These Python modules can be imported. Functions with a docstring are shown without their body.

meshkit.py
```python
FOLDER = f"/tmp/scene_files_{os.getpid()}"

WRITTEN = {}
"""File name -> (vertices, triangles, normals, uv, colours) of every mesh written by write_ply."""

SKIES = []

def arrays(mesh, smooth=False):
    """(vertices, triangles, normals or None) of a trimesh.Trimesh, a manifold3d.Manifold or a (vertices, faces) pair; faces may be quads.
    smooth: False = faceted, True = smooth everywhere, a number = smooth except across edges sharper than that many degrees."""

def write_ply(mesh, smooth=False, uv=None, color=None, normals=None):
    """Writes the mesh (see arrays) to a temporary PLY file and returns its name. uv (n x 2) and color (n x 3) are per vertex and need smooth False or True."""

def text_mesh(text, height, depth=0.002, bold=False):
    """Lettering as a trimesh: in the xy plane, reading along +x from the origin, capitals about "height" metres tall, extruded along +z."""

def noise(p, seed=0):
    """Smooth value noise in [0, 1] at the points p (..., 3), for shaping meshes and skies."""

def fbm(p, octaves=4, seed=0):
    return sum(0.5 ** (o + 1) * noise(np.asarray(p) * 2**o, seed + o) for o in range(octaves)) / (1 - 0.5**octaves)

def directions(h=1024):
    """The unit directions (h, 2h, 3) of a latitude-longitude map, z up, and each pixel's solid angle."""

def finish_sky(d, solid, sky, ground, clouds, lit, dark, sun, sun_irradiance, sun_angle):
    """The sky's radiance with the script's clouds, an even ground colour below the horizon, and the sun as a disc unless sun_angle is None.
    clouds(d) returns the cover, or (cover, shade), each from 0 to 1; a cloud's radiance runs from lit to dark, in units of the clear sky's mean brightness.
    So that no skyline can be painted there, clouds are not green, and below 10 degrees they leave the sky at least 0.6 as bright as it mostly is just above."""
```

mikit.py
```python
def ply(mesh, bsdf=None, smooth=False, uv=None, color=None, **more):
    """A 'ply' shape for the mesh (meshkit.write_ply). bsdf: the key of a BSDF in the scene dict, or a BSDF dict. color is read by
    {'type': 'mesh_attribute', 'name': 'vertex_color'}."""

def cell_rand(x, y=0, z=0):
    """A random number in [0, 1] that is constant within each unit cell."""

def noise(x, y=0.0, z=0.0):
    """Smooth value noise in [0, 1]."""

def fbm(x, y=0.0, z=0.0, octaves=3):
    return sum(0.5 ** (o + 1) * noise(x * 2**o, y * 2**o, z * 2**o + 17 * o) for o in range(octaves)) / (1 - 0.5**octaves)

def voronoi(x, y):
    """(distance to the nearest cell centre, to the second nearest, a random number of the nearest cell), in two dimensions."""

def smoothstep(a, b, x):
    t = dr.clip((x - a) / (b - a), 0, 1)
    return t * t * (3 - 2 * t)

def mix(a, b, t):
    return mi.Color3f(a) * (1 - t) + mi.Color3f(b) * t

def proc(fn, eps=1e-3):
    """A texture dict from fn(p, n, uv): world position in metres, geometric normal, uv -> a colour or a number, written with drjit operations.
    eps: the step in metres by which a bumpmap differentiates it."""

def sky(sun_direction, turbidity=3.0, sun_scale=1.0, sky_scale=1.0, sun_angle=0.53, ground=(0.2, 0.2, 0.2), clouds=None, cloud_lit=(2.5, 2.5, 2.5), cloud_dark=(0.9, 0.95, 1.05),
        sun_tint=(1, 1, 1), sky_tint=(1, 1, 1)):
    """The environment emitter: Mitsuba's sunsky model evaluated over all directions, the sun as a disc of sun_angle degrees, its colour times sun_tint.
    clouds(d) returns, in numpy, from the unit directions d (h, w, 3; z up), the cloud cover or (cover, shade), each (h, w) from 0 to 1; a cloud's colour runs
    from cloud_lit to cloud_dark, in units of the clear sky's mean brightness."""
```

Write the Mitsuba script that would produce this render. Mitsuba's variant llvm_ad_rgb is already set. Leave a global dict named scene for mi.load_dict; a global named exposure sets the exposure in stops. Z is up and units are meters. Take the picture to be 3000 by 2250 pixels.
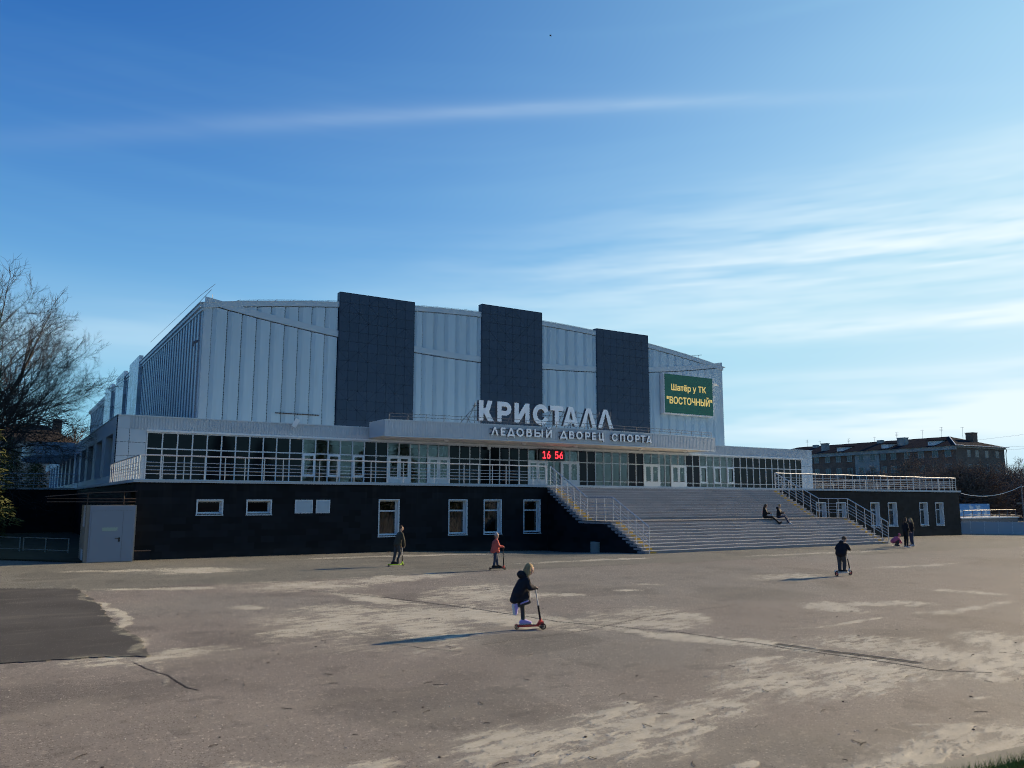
import math, random
import numpy as np
import trimesh
import shapely
from shapely import affinity
from shapely.geometry import Polygon, LineString, Point, box as sbox
import manifold3d as m3
import drjit as dr
import mitsuba as mi
import mikit, meshkit
from mikit import proc, noise, fbm, voronoi, cell_rand, smoothstep, mix

T = mi.ScalarTransform4f
rng = random.Random(7)
nrg = np.random.default_rng(11)
scene, labels = {"type": "scene"}, {}

# ------------------------------------------------------------------ camera, sky, sun, exposure
EYE = np.array([-5.029, -39.391, 2.589])
FWD = np.array([0.52463, 0.83933, 0.14244])
UPV = np.array([-0.07727, -0.11968, 0.98980])
scene["camera"] = {"type": "perspective", "fov": 64.63, "fov_axis": "x", "near_clip": 0.1, "far_clip": 3000.0,
                   "to_world": T().look_at(origin=EYE.tolist(), target=(EYE + FWD).tolist(), up=UPV.tolist())}
SUN_EL = math.radians(21.0)
SUN = np.array([math.cos(SUN_EL), 0.004, math.sin(SUN_EL)])


def clouds(d):
    """Cover and shade: a smooth blue glow towards the sun and the horizon, with thin fibrous cirrus over it."""
    az = np.degrees(np.arctan2(d[..., 1], d[..., 0]))
    el = np.degrees(np.arcsin(np.clip(d[..., 2], -1, 1)))
    z = np.zeros_like(az)
    warp = meshkit.fbm(np.stack([az * 0.03, el * 0.09, z], -1), 3, 5) - 0.5
    e2 = el + 3.0 * warp
    fib = meshkit.fbm(np.stack([az * 0.055 + e2 * 0.03, e2 * 0.75, z], -1), 5, 9)
    fine = meshkit.fbm(np.stack([az * 0.22 + e2 * 0.2, e2 * 3.2, z], -1), 4, 13)
    broad = meshkit.fbm(np.stack([az * 0.028 + 4, e2 * 0.16, z], -1), 4, 21)
    sunward = np.exp(-(np.abs(az) / 47.0) ** 1.6)
    glow = 0.95 * np.exp(-0.9 * (el / 15.5) ** 2) + 0.95 * sunward
    glow = np.clip(glow * (0.92 + 0.22 * (broad - 0.5)) + 0.10 * np.clip(fib - 0.5, 0, 1), 0, 0.94)
    # white bands low on the sun's side
    right = np.exp(-(np.clip(np.abs(az - 10) - 16, 0, 99) / 28.0) ** 2)
    tex = np.clip(0.35 + 1.25 * (fib - 0.38) + 0.7 * (fine - 0.5), 0, 1.3)

    def band(mid, slope, w, amp):
        return amp * np.exp(-((e2 - mid - slope * (az - 40)) / w) ** 2) * tex

    c = right * (band(15.4, -0.03, 2.5, 1.0) + band(19.5, -0.05, 1.6, 0.22) + band(12.4, 0.02, 0.9, 0.25) + band(10.8, 0.01, 0.8, 0.9) + band(4.8, -0.01, 1.5, 1.0) + band(7.6, 0.0, 0.5, 0.2))
    c = c + 0.86 * np.exp(-(np.abs(az) / 40.0) ** 2) * np.exp(-(el / 29.0) ** 2)
    c = c + 0.34 * np.exp(-((e2 - 10.5) / 2.6) ** 2) * np.clip(fib + 0.2, 0, 1) * np.exp(-((az - 78) / 22) ** 2)
    c = c + 0.12 * np.clip((broad - 0.46) * 3, 0, 1) * tex * np.exp(-(el / 40) ** 2) * (0.25 + sunward)
    # one long straight streak
    n = np.cross([-0.0295, 0.9279, 0.3717], [0.65, 0.6049, 0.46])
    n /= np.linalg.norm(n)
    off = np.degrees(np.arcsin(np.clip(d @ n, -1, 1))) + 0.5 * warp
    off = off - 0.70
    c = c + 0.13 * np.exp(-(off / 0.38) ** 2) * np.exp(-((az - 52) / 16) ** 2) * (0.5 + fine) + 0.075 * np.exp(-(off / 0.75) ** 2) * np.exp(-((az - 68) / 24) ** 2) * (0.5 + fib)
    c = np.clip(c, 0, 0.97)
    cover = 1 - (1 - glow) * (1 - c)
    return cover, glow * (1 - c) / np.maximum(cover, 1e-6)


scene["sky"] = mikit.sky(SUN, turbidity=3.0, sun_scale=2.35, sky_scale=1.0, ground=(0.16, 0.15, 0.14), clouds=clouds,
                         cloud_lit=(3.9, 4.5, 4.75), cloud_dark=(1.40, 3.05, 3.85), sky_tint=(0.10, 0.67, 1.62), sun_tint=(0.97, 1.0, 1.08))
exposure = 1.75

# ------------------------------------------------------------------ materials


def mat(name, col, rough=0.6, spec=0.5, metallic=0.0, two=True, **kw):
    b = {"type": "principled", "base_color": {"type": "rgb", "value": list(col)} if not isinstance(col, dict) else col,
         "roughness": rough, "specular": spec, "metallic": metallic, **kw}
    scene[name] = {"type": "twosided", "bsdf": b} if two else b
    return name


def bump(name, col, fn, scale, rough=0.8, spec=0.4, eps=1e-3, **kw):
    scene[name] = {"type": "twosided", "bsdf": {"type": "bumpmap", "arbitrary": proc(fn, eps), "scale": scale,
                   "bsdf": {"type": "principled", "base_color": {"type": "rgb", "value": list(col)} if not isinstance(col, dict) else col,
                            "roughness": rough, "specular": spec, **kw}}}
    return name


SAND = [(1.24, -22.44, 2.54, 1.44, 1.3), (2.56, -23.14, 2.73, 1.31, 1.16), (6.36, -19.39, 2.25, 1.12, 0.96), (7.84, -20.21, 0.86, 0.58, 2.88),
        (2.69, -14.66, 1.77, 1.26, 2.31), (6.39, -13.69, 2.06, 0.91, -2.98), (-0.97, -13.23, 1.64, 0.33, 2.66), (3.61, -18.92, 2.06, 0.42, 1.81),
        (4.6, -23.14, 2.33, 0.69, 1.77), (5.95, -26.32, 1.5, 0.33, 1.86), (6.69, -28.66, 1.47, 0.44, 1.74), (18.38, -20.14, 1.53, 0.79, -3.09),
        (12.54, -26.03, 0.91, 0.6, 1.19), (14.35, -26.45, 1.01, 0.49, 2.86), (10.59, -28.04, 1.36, 0.13, -3.1), (15.52, -28.04, 2.26, 0.2, 3.11),
        (18.86, -26.01, 0.91, 0.47, 1.76), (26.72, -19.62, 2.75, 0.34, 3.11), (8.7, -30.4, 1.2, 0.99, 1.66), (10.35, -31.2, 1.75, 0.6, -2.66),
        (8.04, -32.3, 0.8, 0.55, -3.04), (5.86, -31.21, 1.73, 0.97, -3.05), (5.56, -29.88, 0.46, 0.32, -2.71), (2.81, -31.75, 0.81, 0.38, -2.91),
        (-0.13, -31.86, 0.77, 0.56, -2.69), (1.28, -31.85, 1.01, 0.69, -2.6), (3.97, -32.19, 0.14, 0.1, 2.87), (7.76, -24.67, 1.17, 1.02, 0.83),
        (6.65, -25.63, 1.03, 0.69, 2.07), (8.17, -25.8, 0.83, 0.23, 0.86), (-2.42, -31.01, 0.36, 0.17, 2.6), (-1.69, -31.5, 0.33, 0.13, 2.58),
        (-1.44, -5.71, 1.51, 0.44, 2.75), (1.24, -7.06, 1.74, 1.2, 2.82), (-2.75, -18.6, 5.9, 0.12, 1.575), (-3.32, -24.45, 0.66, 0.36, 2.57),
        (-2.06, -24.2, 0.71, 0.4, -2.65), (3.71, -34.23, 1.56, 0.42, 3.1), (6.2, -33.27, 0.2, 0.07, -3.07), (1.35, -33.16, 0.16, 0.05, 3.0),
        (4.49, -33.67, 0.3, 0.05, 2.65), (10.52, -20.52, 0.39, 0.25, -3.12), (12.68, -19.42, 0.39, 0.21, 2.55), (0.38, -18.95, 0.41, 0.38, 1.9),
        (17.0, -10.5, 3.0, 0.35, 3.1), (12.0, -3.2, 5.0, 0.5, 3.12), (30.0, -12.5, 4.0, 0.4, 3.1)]
CRACKS = [([(2.53, -15.78), (3.32, -16.97), (4.38, -20.05), (4.9, -21.98), (5.41, -24.6), (6.64, -27.13), (7.15, -29.87), (7.49, -31.82), (8.03, -32.35)], 0.026),
          ([(-3.05, -24.7), (-2.72, -26.2), (-2.55, -27.3)], 0.012),
          ([(2.6, -26.2), (5.2, -25.9), (7.6, -25.0), (11.0, -24.6)], 0.014), ([(1.1, -25.2), (1.9, -26.6)], 0.014),
          ([(7.2, -29.0), (7.75, -31.3)], 0.07)]


def seg_dist(x, y, a, b):
    dx, dy = b[0] - a[0], b[1] - a[1]
    t = dr.clip(((x - a[0]) * dx + (y - a[1]) * dy) / (dx * dx + dy * dy), 0, 1)
    return dr.sqrt(dr.square(x - a[0] - t * dx) + dr.square(y - a[1] - t * dy))


def sand_field(x, y):
    wx = x + 0.9 * (fbm(x * 0.8, y * 0.8, 3.0) - 0.5)
    wy = y + 0.9 * (fbm(x * 0.8, y * 0.8, 9.0) - 0.5)
    s = mi.Float(-1.0)
    for cx, cy, a, b, th in SAND:
        c, sn = math.cos(th), math.sin(th)
        u = ((wx - cx) * c + (wy - cy) * sn) / (a * 1.12)
        v = (-(wx - cx) * sn + (wy - cy) * c) / (b * 1.12)
        s = dr.maximum(s, 1.0 - (u * u + v * v))
    return s


def sand_mask(x, y):
    s = sand_field(x, y)
    rip = fbm(x * 2.2 + y * 0.7, y * 9.0 - x * 1.5, 1.0, 4)
    spot = fbm(x * 1.1, y * 1.1, 21.0, 3)
    fin = fbm(x * 6.0 + y * 2, y * 16.0 - x * 3, 13.0, 3)
    grit = fbm(x * 26.0 + y * 9, y * 48.0 - x * 12, 23.0, 3)
    k = s * 0.50 + (rip - 0.5) * 1.5 + (spot - 0.5) * 1.0 + (fin - 0.5) * 0.9 + (grit - 0.5) * 0.7 + 0.03
    gate = smoothstep(-0.9, -0.1, s)
    core = smoothstep(-0.10, 0.50, k)
    halo = 0.30 * smoothstep(-0.55, 0.35, k)
    return dr.maximum(core, halo) * gate


def crack_mask(x, y):
    wx = x + 0.10 * (noise(x * 3, y * 3, 1.0) - 0.5)
    wy = y + 0.10 * (noise(x * 3, y * 3, 5.0) - 0.5)
    m = mi.Float(0.0)
    for pts, w in CRACKS:
        d = mi.Float(9.0)
        for a, b in zip(pts[:-1], pts[1:]):
            d = dr.minimum(d, seg_dist(wx, wy, a, b))
        m = dr.maximum(m, 1.0 - smoothstep(w * 0.6, w * 1.5, d))
    return m * smoothstep(0.30, 0.52, fbm(x * 1.6, y * 1.6, 31.0, 3) + 0.12)


def ground_col(p, n, uv):
    x, y = p.x, p.y
    big = fbm(x * 0.22, y * 0.22, 0.0, 4)
    mid = fbm(x * 0.9, y * 0.9, 4.0, 4)
    pink = mix((0.206, 0.189, 0.176), (0.198, 0.192, 0.181), smoothstep(0.35, 0.65, big))
    pink = pink * (0.80 + 0.40 * mid)
    lane_y = -12.9 + 0.9 * (fbm(x * 0.35, 1.0, 2.0) - 0.5) - 0.05 * dr.maximum(x - 12, 0)
    lane = smoothstep(-0.12, 0.12, y - lane_y + 0.25 * (fbm(x * 3, y * 3, 8.0) - 0.5))
    grey = mi.Color3f(0.158, 0.160, 0.142) * (0.82 + 0.36 * fbm(x * 0.25, y * 0.8, 12.0, 4))
    base = mix(pink, grey, lane)
    seam = dr.exp(-dr.square((y - lane_y + 0.15) / 0.16)) * smoothstep(0.4, 0.6, fbm(x * 0.6, 3.0, 7.0))
    base = base * (1 - 0.5 * seam)
    # patches of fresher bitumen
    pt = smoothstep(0.60, 0.64, fbm(x * 0.30 + 7, y * 0.30 + 3, 40.0, 3))
    base = base * (1 - 0.22 * pt)
    f1, f2, rnd = voronoi(x * 42.0, y * 42.0)
    g1, g2, rnd2 = voronoi(x * 17.0 + 5, y * 17.0)
    agg = dr.select(rnd > 0.80, (1.0 - smoothstep(0.15, 0.42, f1)) * (rnd - 0.80) * 5.0, 0.0)
    agg2 = dr.select(rnd2 > 0.93, (1.0 - smoothstep(0.10, 0.30, g1)), 0.0)
    dk = dr.select(rnd < 0.22, 1.0 - smoothstep(0.2, 0.5, f1), 0.0)
    base = base * (0.90 + 0.20 * noise(x * 60, y * 60, 2.0)) * (1.0 - 0.50 * dk) + mi.Color3f(0.25, 0.235, 0.22) * (1.0 * agg + 1.0 * agg2) * (1 - 0.5 * lane)
    # hairline crazing, tar seams and small scabs of lost binder
    c1, c2, cr = voronoi(x * 0.75 + 0.5 * fbm(x * 2, y * 2, 3.0), y * 0.75 + 0.5 * fbm(x * 2, y * 2, 8.0))
    craze = (1 - smoothstep(0.008, 0.030, c2 - c1)) * smoothstep(0.50, 0.62, fbm(x * 0.35, y * 0.35, 71.0, 3))
    scab = smoothstep(0.66, 0.74, fbm(x * 3.2, y * 3.2, 61.0, 4))
    fleck = smoothstep(0.70, 0.80, fbm(x * 9.0, y * 13.0, 64.0, 3))
    base = base * (1 - 0.16 * craze * (1 - 0.6 * lane)) * (1 - 0.22 * scab) + mi.Color3f(0.085, 0.08, 0.068) * fleck
    s = sand_mask(x, y)
    sand = mi.Color3f(0.51, 0.50, 0.435) * (0.62 + 0.42 * fbm(x * 5, y * 12, 3.0, 4) + 0.28 * fbm(x * 40, y * 70, 1.0, 2))
    base = mix(base, sand, s * 0.85)
    # thin dust everywhere
    base = mix(base, (0.26, 0.245, 0.21), 0.25 * smoothstep(0.5, 0.75, fbm(x * 0.5, y * 1.7, 55.0, 4)))
    base = base * (1.0 - 0.80 * crack_mask(x, y))
    return dr.clip(base * mi.Color3f(0.605, 0.59, 0.575), 0.004, 0.8)


def ground_h(p, n, uv):
    x, y = p.x, p.y
    f1, f2, r = voronoi(x * 42.0, y * 42.0)
    h = 0.003 * (1 - smoothstep(0.0, 0.6, f1)) * r + 0.006 * fbm(x * 9, y * 9, 0.0, 3)
    s = sand_mask(x, y)
    return h * (1 - 0.6 * s) + s * (0.004 + 0.014 * fbm(x * 3.0 + y, y * 11.0 - x * 2, 5.0, 3)) - 0.03 * crack_mask(x, y)


bump("m_ground", proc(ground_col), ground_h, 1.0, rough=0.80, spec=0.35, eps=4e-3)


def patch_col(p, n, uv):
    x, y = p.x, p.y
    c = mi.Color3f(0.040, 0.039, 0.039) * (0.75 + 0.5 * fbm(x * 0.8, y * 0.8, 3.0, 4))
    f1, f2, rnd = voronoi(x * 38.0, y * 38.0)
    c = c + mi.Color3f(0.07, 0.07, 0.065) * dr.select(rnd > 0.86, (1 - smoothstep(0.1, 0.4, f1)) * 0.5, 0.0)
    return mix(c, (0.17, 0.165, 0.135), 0.10 * smoothstep(0.58, 0.72, fbm(x * 0.9, y * 3.0, 17.0, 4)) + 0.85 * sand_mask(x, y))


bump("m_patch", proc(patch_col), ground_h, 0.8, rough=0.92, spec=0.25, eps=4e-3)


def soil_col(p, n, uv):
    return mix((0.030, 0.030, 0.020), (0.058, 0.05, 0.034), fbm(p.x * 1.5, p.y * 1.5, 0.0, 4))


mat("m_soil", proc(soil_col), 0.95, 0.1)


def panel_col(p, n, uv):
    c = fbm(p.x * 0.35 + p.y * 0.35, 0.0, p.z * 0.25, 3)
    fine = fbm(p.x * 14 + p.y * 14, 0.0, p.z * 0.5, 2)
    st = smoothstep(0.62, 0.8, fbm(p.x * 6, p.y * 6, p.z * 0.35 + 9, 3))
    return mi.Color3f(0.355, 0.455, 0.525) * (0.97 + 0.07 * cell_rand(p.x + 0.58, p.y + 0.3, 5)) * (0.90 + 0.08 * c + 0.06 * fine) * (1 - 0.07 * st)


mat("m_panel", proc(panel_col), 0.38, 0.5)
mat("m_panel_b", (0.35, 0.42, 0.48), 0.42, 0.5)
mat("m_trim", (0.345, 0.42, 0.48), 0.40, 0.5)
mat("m_shade_rib", (0.18, 0.22, 0.26), 0.7, 0.3)  # dark colour standing in for shade between the flank panels
mat("m_side", (0.33, 0.38, 0.42), 0.5, 0.4)
mat("m_seam", (0.018, 0.024, 0.036), 0.7, 0.3)
mat("m_sheet", proc(lambda p, n, uv: mi.Color3f(0.315, 0.37, 0.415) * (0.88 + 0.24 * fbm(p.x * 0.8, p.y * 0.8, p.z * 1.5, 3))), 0.45, 0.5)
mat("m_white", (0.53, 0.57, 0.60), 0.42, 0.5)
mat("m_frame", (0.43, 0.465, 0.49), 0.40, 0.5)
mat("m_letter", (0.74, 0.76, 0.78), 0.40, 0.5)
mat("m_letter_side", (0.05, 0.055, 0.07), 0.6, 0.4)
for i, k in enumerate((0.95, 1.0, 1.06)):
    mat(f"m_tile{i}", (0.027 * k, 0.050 * k, 0.084 * k), 0.48 + 0.04 * i, 0.22)
mat("m_tile_back", (0.012, 0.019, 0.031), 0.8, 0.2)
mat("m_tile_side", proc(lambda p, n, uv: mi.Color3f(0.40, 0.44, 0.48) * (0.6 + 0.7 * cell_rand(p.y * 1.35, p.z * 1.35, 3))), 0.3, 0.5)


def stone_col(p, n, uv):
    row = dr.floor(p.z / 0.30)
    r = cell_rand((p.x + p.y) / 0.62 + 0.5 * (row - 2 * dr.floor(row / 2)), row, 1)
    c = mi.Color3f(0.0050, 0.0064, 0.0090) * (0.55 + 1.0 * r + 0.5 * fbm(p.x * 2, p.y * 2, p.z * 2, 2))
    dust = (1 - smoothstep(-0.1, 0.55, p.z)) * fbm(p.x * 1.5 + p.y * 1.5, p.z * 3, 0.0, 4)
    run = smoothstep(0.60, 0.80, fbm(p.x * 5 + p.y * 5, p.z * 0.35, 4.0, 3)) * smoothstep(1.5, 3.4, p.z)
    return mix(c, (0.055, 0.052, 0.046), 0.45 * dust + 0.12 * run)


def stone_h(p, n, uv):
    z = p.z / 0.30
    row = dr.floor(z)
    x = (p.x + p.y) / 0.62 + 0.5 * (row - 2 * dr.floor(row / 2))
    e = dr.minimum(dr.minimum(z - row, row + 1 - z) * 0.30, dr.minimum(x - dr.floor(x), dr.floor(x) + 1 - x) * 0.62)
    return 0.006 * smoothstep(0.0, 0.012, e) + 0.004 * fbm(p.x * 8 + p.y * 8, p.z * 8, 0.0)


bump("m_stone", proc(stone_col), stone_h, 1.0, rough=0.6, spec=0.13, eps=3e-3)
mat("m_slab", proc(lambda p, n, uv: mi.Color3f(0.40, 0.42, 0.43) * (0.8 + 0.4 * fbm(p.x * 1.2, p.y * 1.2, p.z * 6, 3))), 0.6, 0.4)


def step_col(p, n, uv):
    c = mi.Color3f(0.27, 0.26, 0.27) * (0.72 + 0.42 * fbm(p.x * 0.7, p.y * 5, p.z * 4, 4))
    return mix(c, (0.20, 0.19, 0.20), 0.5 * smoothstep(0.55, 0.75, fbm(p.x * 1.8, p.y * 3, p.z * 7 + 3, 3)))


mat("m_step", proc(step_col), 0.75, 0.35)
mat("m_landing_dimmed", proc(lambda p, n, uv: mi.Color3f(0.12, 0.118, 0.12) * (0.7 + 0.5 * fbm(p.x * 1.3, p.y * 2, 0.0, 4))), 0.8, 0.25)  # stone colour darkened to mute the sunlight on the landing
mat("m_tread", proc(lambda p, n, uv: mi.Color3f(0.35, 0.345, 0.345) * (0.66 + 0.56 * fbm(p.x * 1.0, p.y * 3, p.z * 4, 4))), 0.7, 0.35)
mat("m_yellow", proc(lambda p, n, uv: mix((0.52, 0.30, 0.04), (0.34, 0.27, 0.18), smoothstep(0.5, 0.7, fbm(p.x * 6, p.y * 6, p.z * 9, 3)))), 0.7, 0.3)
mat("m_steel", (0.46, 0.48, 0.51), 0.38, 0.5, metallic=0.6)
mat("m_steel_dark", (0.09, 0.10, 0.12), 0.5, 0.5)
mat("m_dark_glass", (0.002, 0.003, 0.006), 0.05, 0.17)
mat("m_purple_glass", (0.005, 0.003, 0.008), 0.06, 0.17)
scene["m_glass"] = {"type": "thindielectric", "int_ior": 1.5, "specular_transmittance": {"type": "rgb", "value": [0.31, 0.37, 0.345]}}
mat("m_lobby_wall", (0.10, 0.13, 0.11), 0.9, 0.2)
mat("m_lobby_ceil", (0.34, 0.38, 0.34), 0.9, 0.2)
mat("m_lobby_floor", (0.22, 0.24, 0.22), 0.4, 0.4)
mat("m_soffit", (0.40, 0.37, 0.33), 0.8, 0.3)
mat("m_roof_dark", proc(lambda p, n, uv: mi.Color3f(0.013, 0.017, 0.025) * (0.7 + 0.6 * fbm(p.x * 0.6, p.y * 0.6, p.z * 2, 3))), 1.0, 0.02)
mat("m_curtain", (0.17, 0.15, 0.135), 0.9, 0.2)


def brick_col(p, n, uv):
    a = p.x + p.y
    row = dr.floor(p.z / 0.075)
    r = cell_rand(a / 0.25 + 0.5 * (row - 2 * dr.floor(row / 2)), row, 1)
    c = mix((0.135, 0.085, 0.066), (0.175, 0.125, 0.10), r)
    return c * (0.72 + 0.5 * fbm(a * 0.5, p.z * 0.5, 0.0, 4))


mat("m_brick", proc(brick_col), 0.9, 0.2)
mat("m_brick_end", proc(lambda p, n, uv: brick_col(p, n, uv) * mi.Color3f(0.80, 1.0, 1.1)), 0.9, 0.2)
mat("m_plaster", proc(lambda p, n, uv: mi.Color3f(0.27, 0.28, 0.27) * (0.75 + 0.5 * fbm((p.x + p.y) * 0.8, p.z * 0.8, 0.0, 4))), 0.9, 0.2)
mat("m_white_old", (0.55, 0.56, 0.57), 0.7, 0.3)
mat("m_pane_far", (0.03, 0.04, 0.05), 0.1, 0.5)
mat("m_bark", proc(lambda p, n, uv: mi.Color3f(0.050, 0.041, 0.034) * (0.6 + 0.8 * fbm(p.x * 4, p.y * 4, p.z * 1.2, 3))), 0.95, 0.1)
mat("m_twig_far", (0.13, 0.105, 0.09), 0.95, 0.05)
mat("m_twig", (0.045, 0.040, 0.038), 0.9, 0.15)
mat("m_needle", proc(lambda p, n, uv: mix((0.050, 0.062, 0.020), (0.095, 0.098, 0.034), fbm(p.x * 3, p.y * 3, p.z * 3, 3))), 0.8, 0.2)
mat("m_grass", proc(lambda p, n, uv: mix((0.05, 0.10, 0.02), (0.12, 0.17, 0.05), fbm(p.x * 30, p.y * 30, 0.0, 2))), 0.8, 0.2)
bump("m_concrete", proc(lambda p, n, uv: mi.Color3f(0.17, 0.166, 0.142) * (0.8 + 0.4 * fbm(p.x * 3, p.y * 3, p.z * 3, 4))), lambda p, n, uv: 0.004 * fbm(p.x * 20, p.y * 20, p.z * 20), 1.0, rough=0.9, spec=0.2)
mat("m_litter", (0.11, 0.085, 0.06), 0.95, 0.1)
mat("m_debris", (0.035, 0.03, 0.025), 0.9, 0.1)
mat("m_pebble", (0.34, 0.32, 0.29), 0.9, 0.1)
mat("m_fence_grey", (0.25, 0.25, 0.23), 0.7, 0.3)
mat("m_fence_blue", (0.30, 0.34, 0.38), 0.55, 0.4)
mat("m_banner", proc(lambda p, n, uv: mix((0.06, 0.19, 0.40), (0.32, 0.42, 0.50), smoothstep(0.52, 0.66, fbm(p.x * 1.5 + p.y * 1.5, p.z * 2.5, 0.0, 4)))), 0.7, 0.3)
mat("m_rope", (0.75, 0.72, 0.66), 0.6, 0.3)
mat("m_board_green", (0.014, 0.125, 0.080), 0.5, 0.4)
mat("m_board_text", (0.72, 0.55, 0.19), 0.6, 0.3)
mat("m_clock_case", (0.010, 0.012, 0.016), 0.35, 0.4)
mat("m_rust", (0.075, 0.055, 0.048), 0.8, 0.2)
mat("m_house_roof", (0.038, 0.033, 0.032), 0.95, 0.1)
mat("m_annex_beige", (0.20, 0.18, 0.155), 0.85, 0.2)
mat("m_annex_white", (0.34, 0.37, 0.42), 0.7, 0.3)
mat("m_door", (0.20, 0.225, 0.27), 0.5, 0.4)
mat("m_plate", (0.30, 0.36, 0.30), 0.6, 0.3)
# people and scooters
def FOLDS(p, n, uv):
    w = fbm(p.x * 6, p.y * 6, p.z * 6, 2)
    return 0.022 * fbm(p.x * 11 + 3 * w, p.y * 11, p.z * 17 + 5 * w, 3)


SK = dict(skin=(0.42, 0.27, 0.205), navy=(0.010, 0.011, 0.018), black=(0.012, 0.012, 0.014), blond=(0.29, 0.21, 0.11), brown=(0.075, 0.045, 0.03), jeans=(0.035, 0.05, 0.085),
          red_jacket=(0.42, 0.085, 0.07), lilac=(0.36, 0.29, 0.58), white_cloth=(0.56, 0.55, 0.54), grey_knit=(0.33, 0.325, 0.34), camo=(0.045, 0.042, 0.032), pink=(0.50, 0.10, 0.17),
          dark_grey=(0.045, 0.048, 0.055), khaki=(0.10, 0.13, 0.11), rubber=(0.015, 0.015, 0.016), lime=(0.36, 0.60, 0.02), scooter_red=(0.52, 0.05, 0.035), alu=(0.45, 0.46, 0.48), rim_red=(0.45, 0.06, 0.06), eye=(0.02, 0.015, 0.012), lip=(0.42, 0.17, 0.15))
for k, v in SK.items():
    mat("c_" + k, v if k not in ("blond", "brown") else proc(lambda p, n, uv, v=v: mi.Color3f(*v) * (0.45 + 1.0 * fbm(p.x * 45, p.y * 45, p.z * 9, 2))), 0.45 if k in ("lime", "scooter_red", "alu", "rim_red") else 0.85, 0.4 if k not in ("navy", "black") else 0.2)

for k in ("navy", "black", "red_jacket", "camo", "pink", "jeans", "dark_grey"):
    v = SK[k]
    bump("c_" + k, proc(lambda p, n, uv, v=v: mi.Color3f(*v) * (0.75 + 0.5 * fbm(p.x * 9, p.y * 9, p.z * 9, 3))), FOLDS, 1.0, rough=0.8, spec=0.25, eps=4e-3)

# ------------------------------------------------------------------ helpers
_count = {}


def nk(key):
    if key not in _count:
        _count[key] = 0
        return key
    _count[key] += 1
    return f"{key}_{_count[key]:03d}"


def thing(name, label, cat, group=None):
    k = nk(name)
    labels[k] = {"label": label, "category": cat, **({"group": group} if group else {})}
    return k


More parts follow.
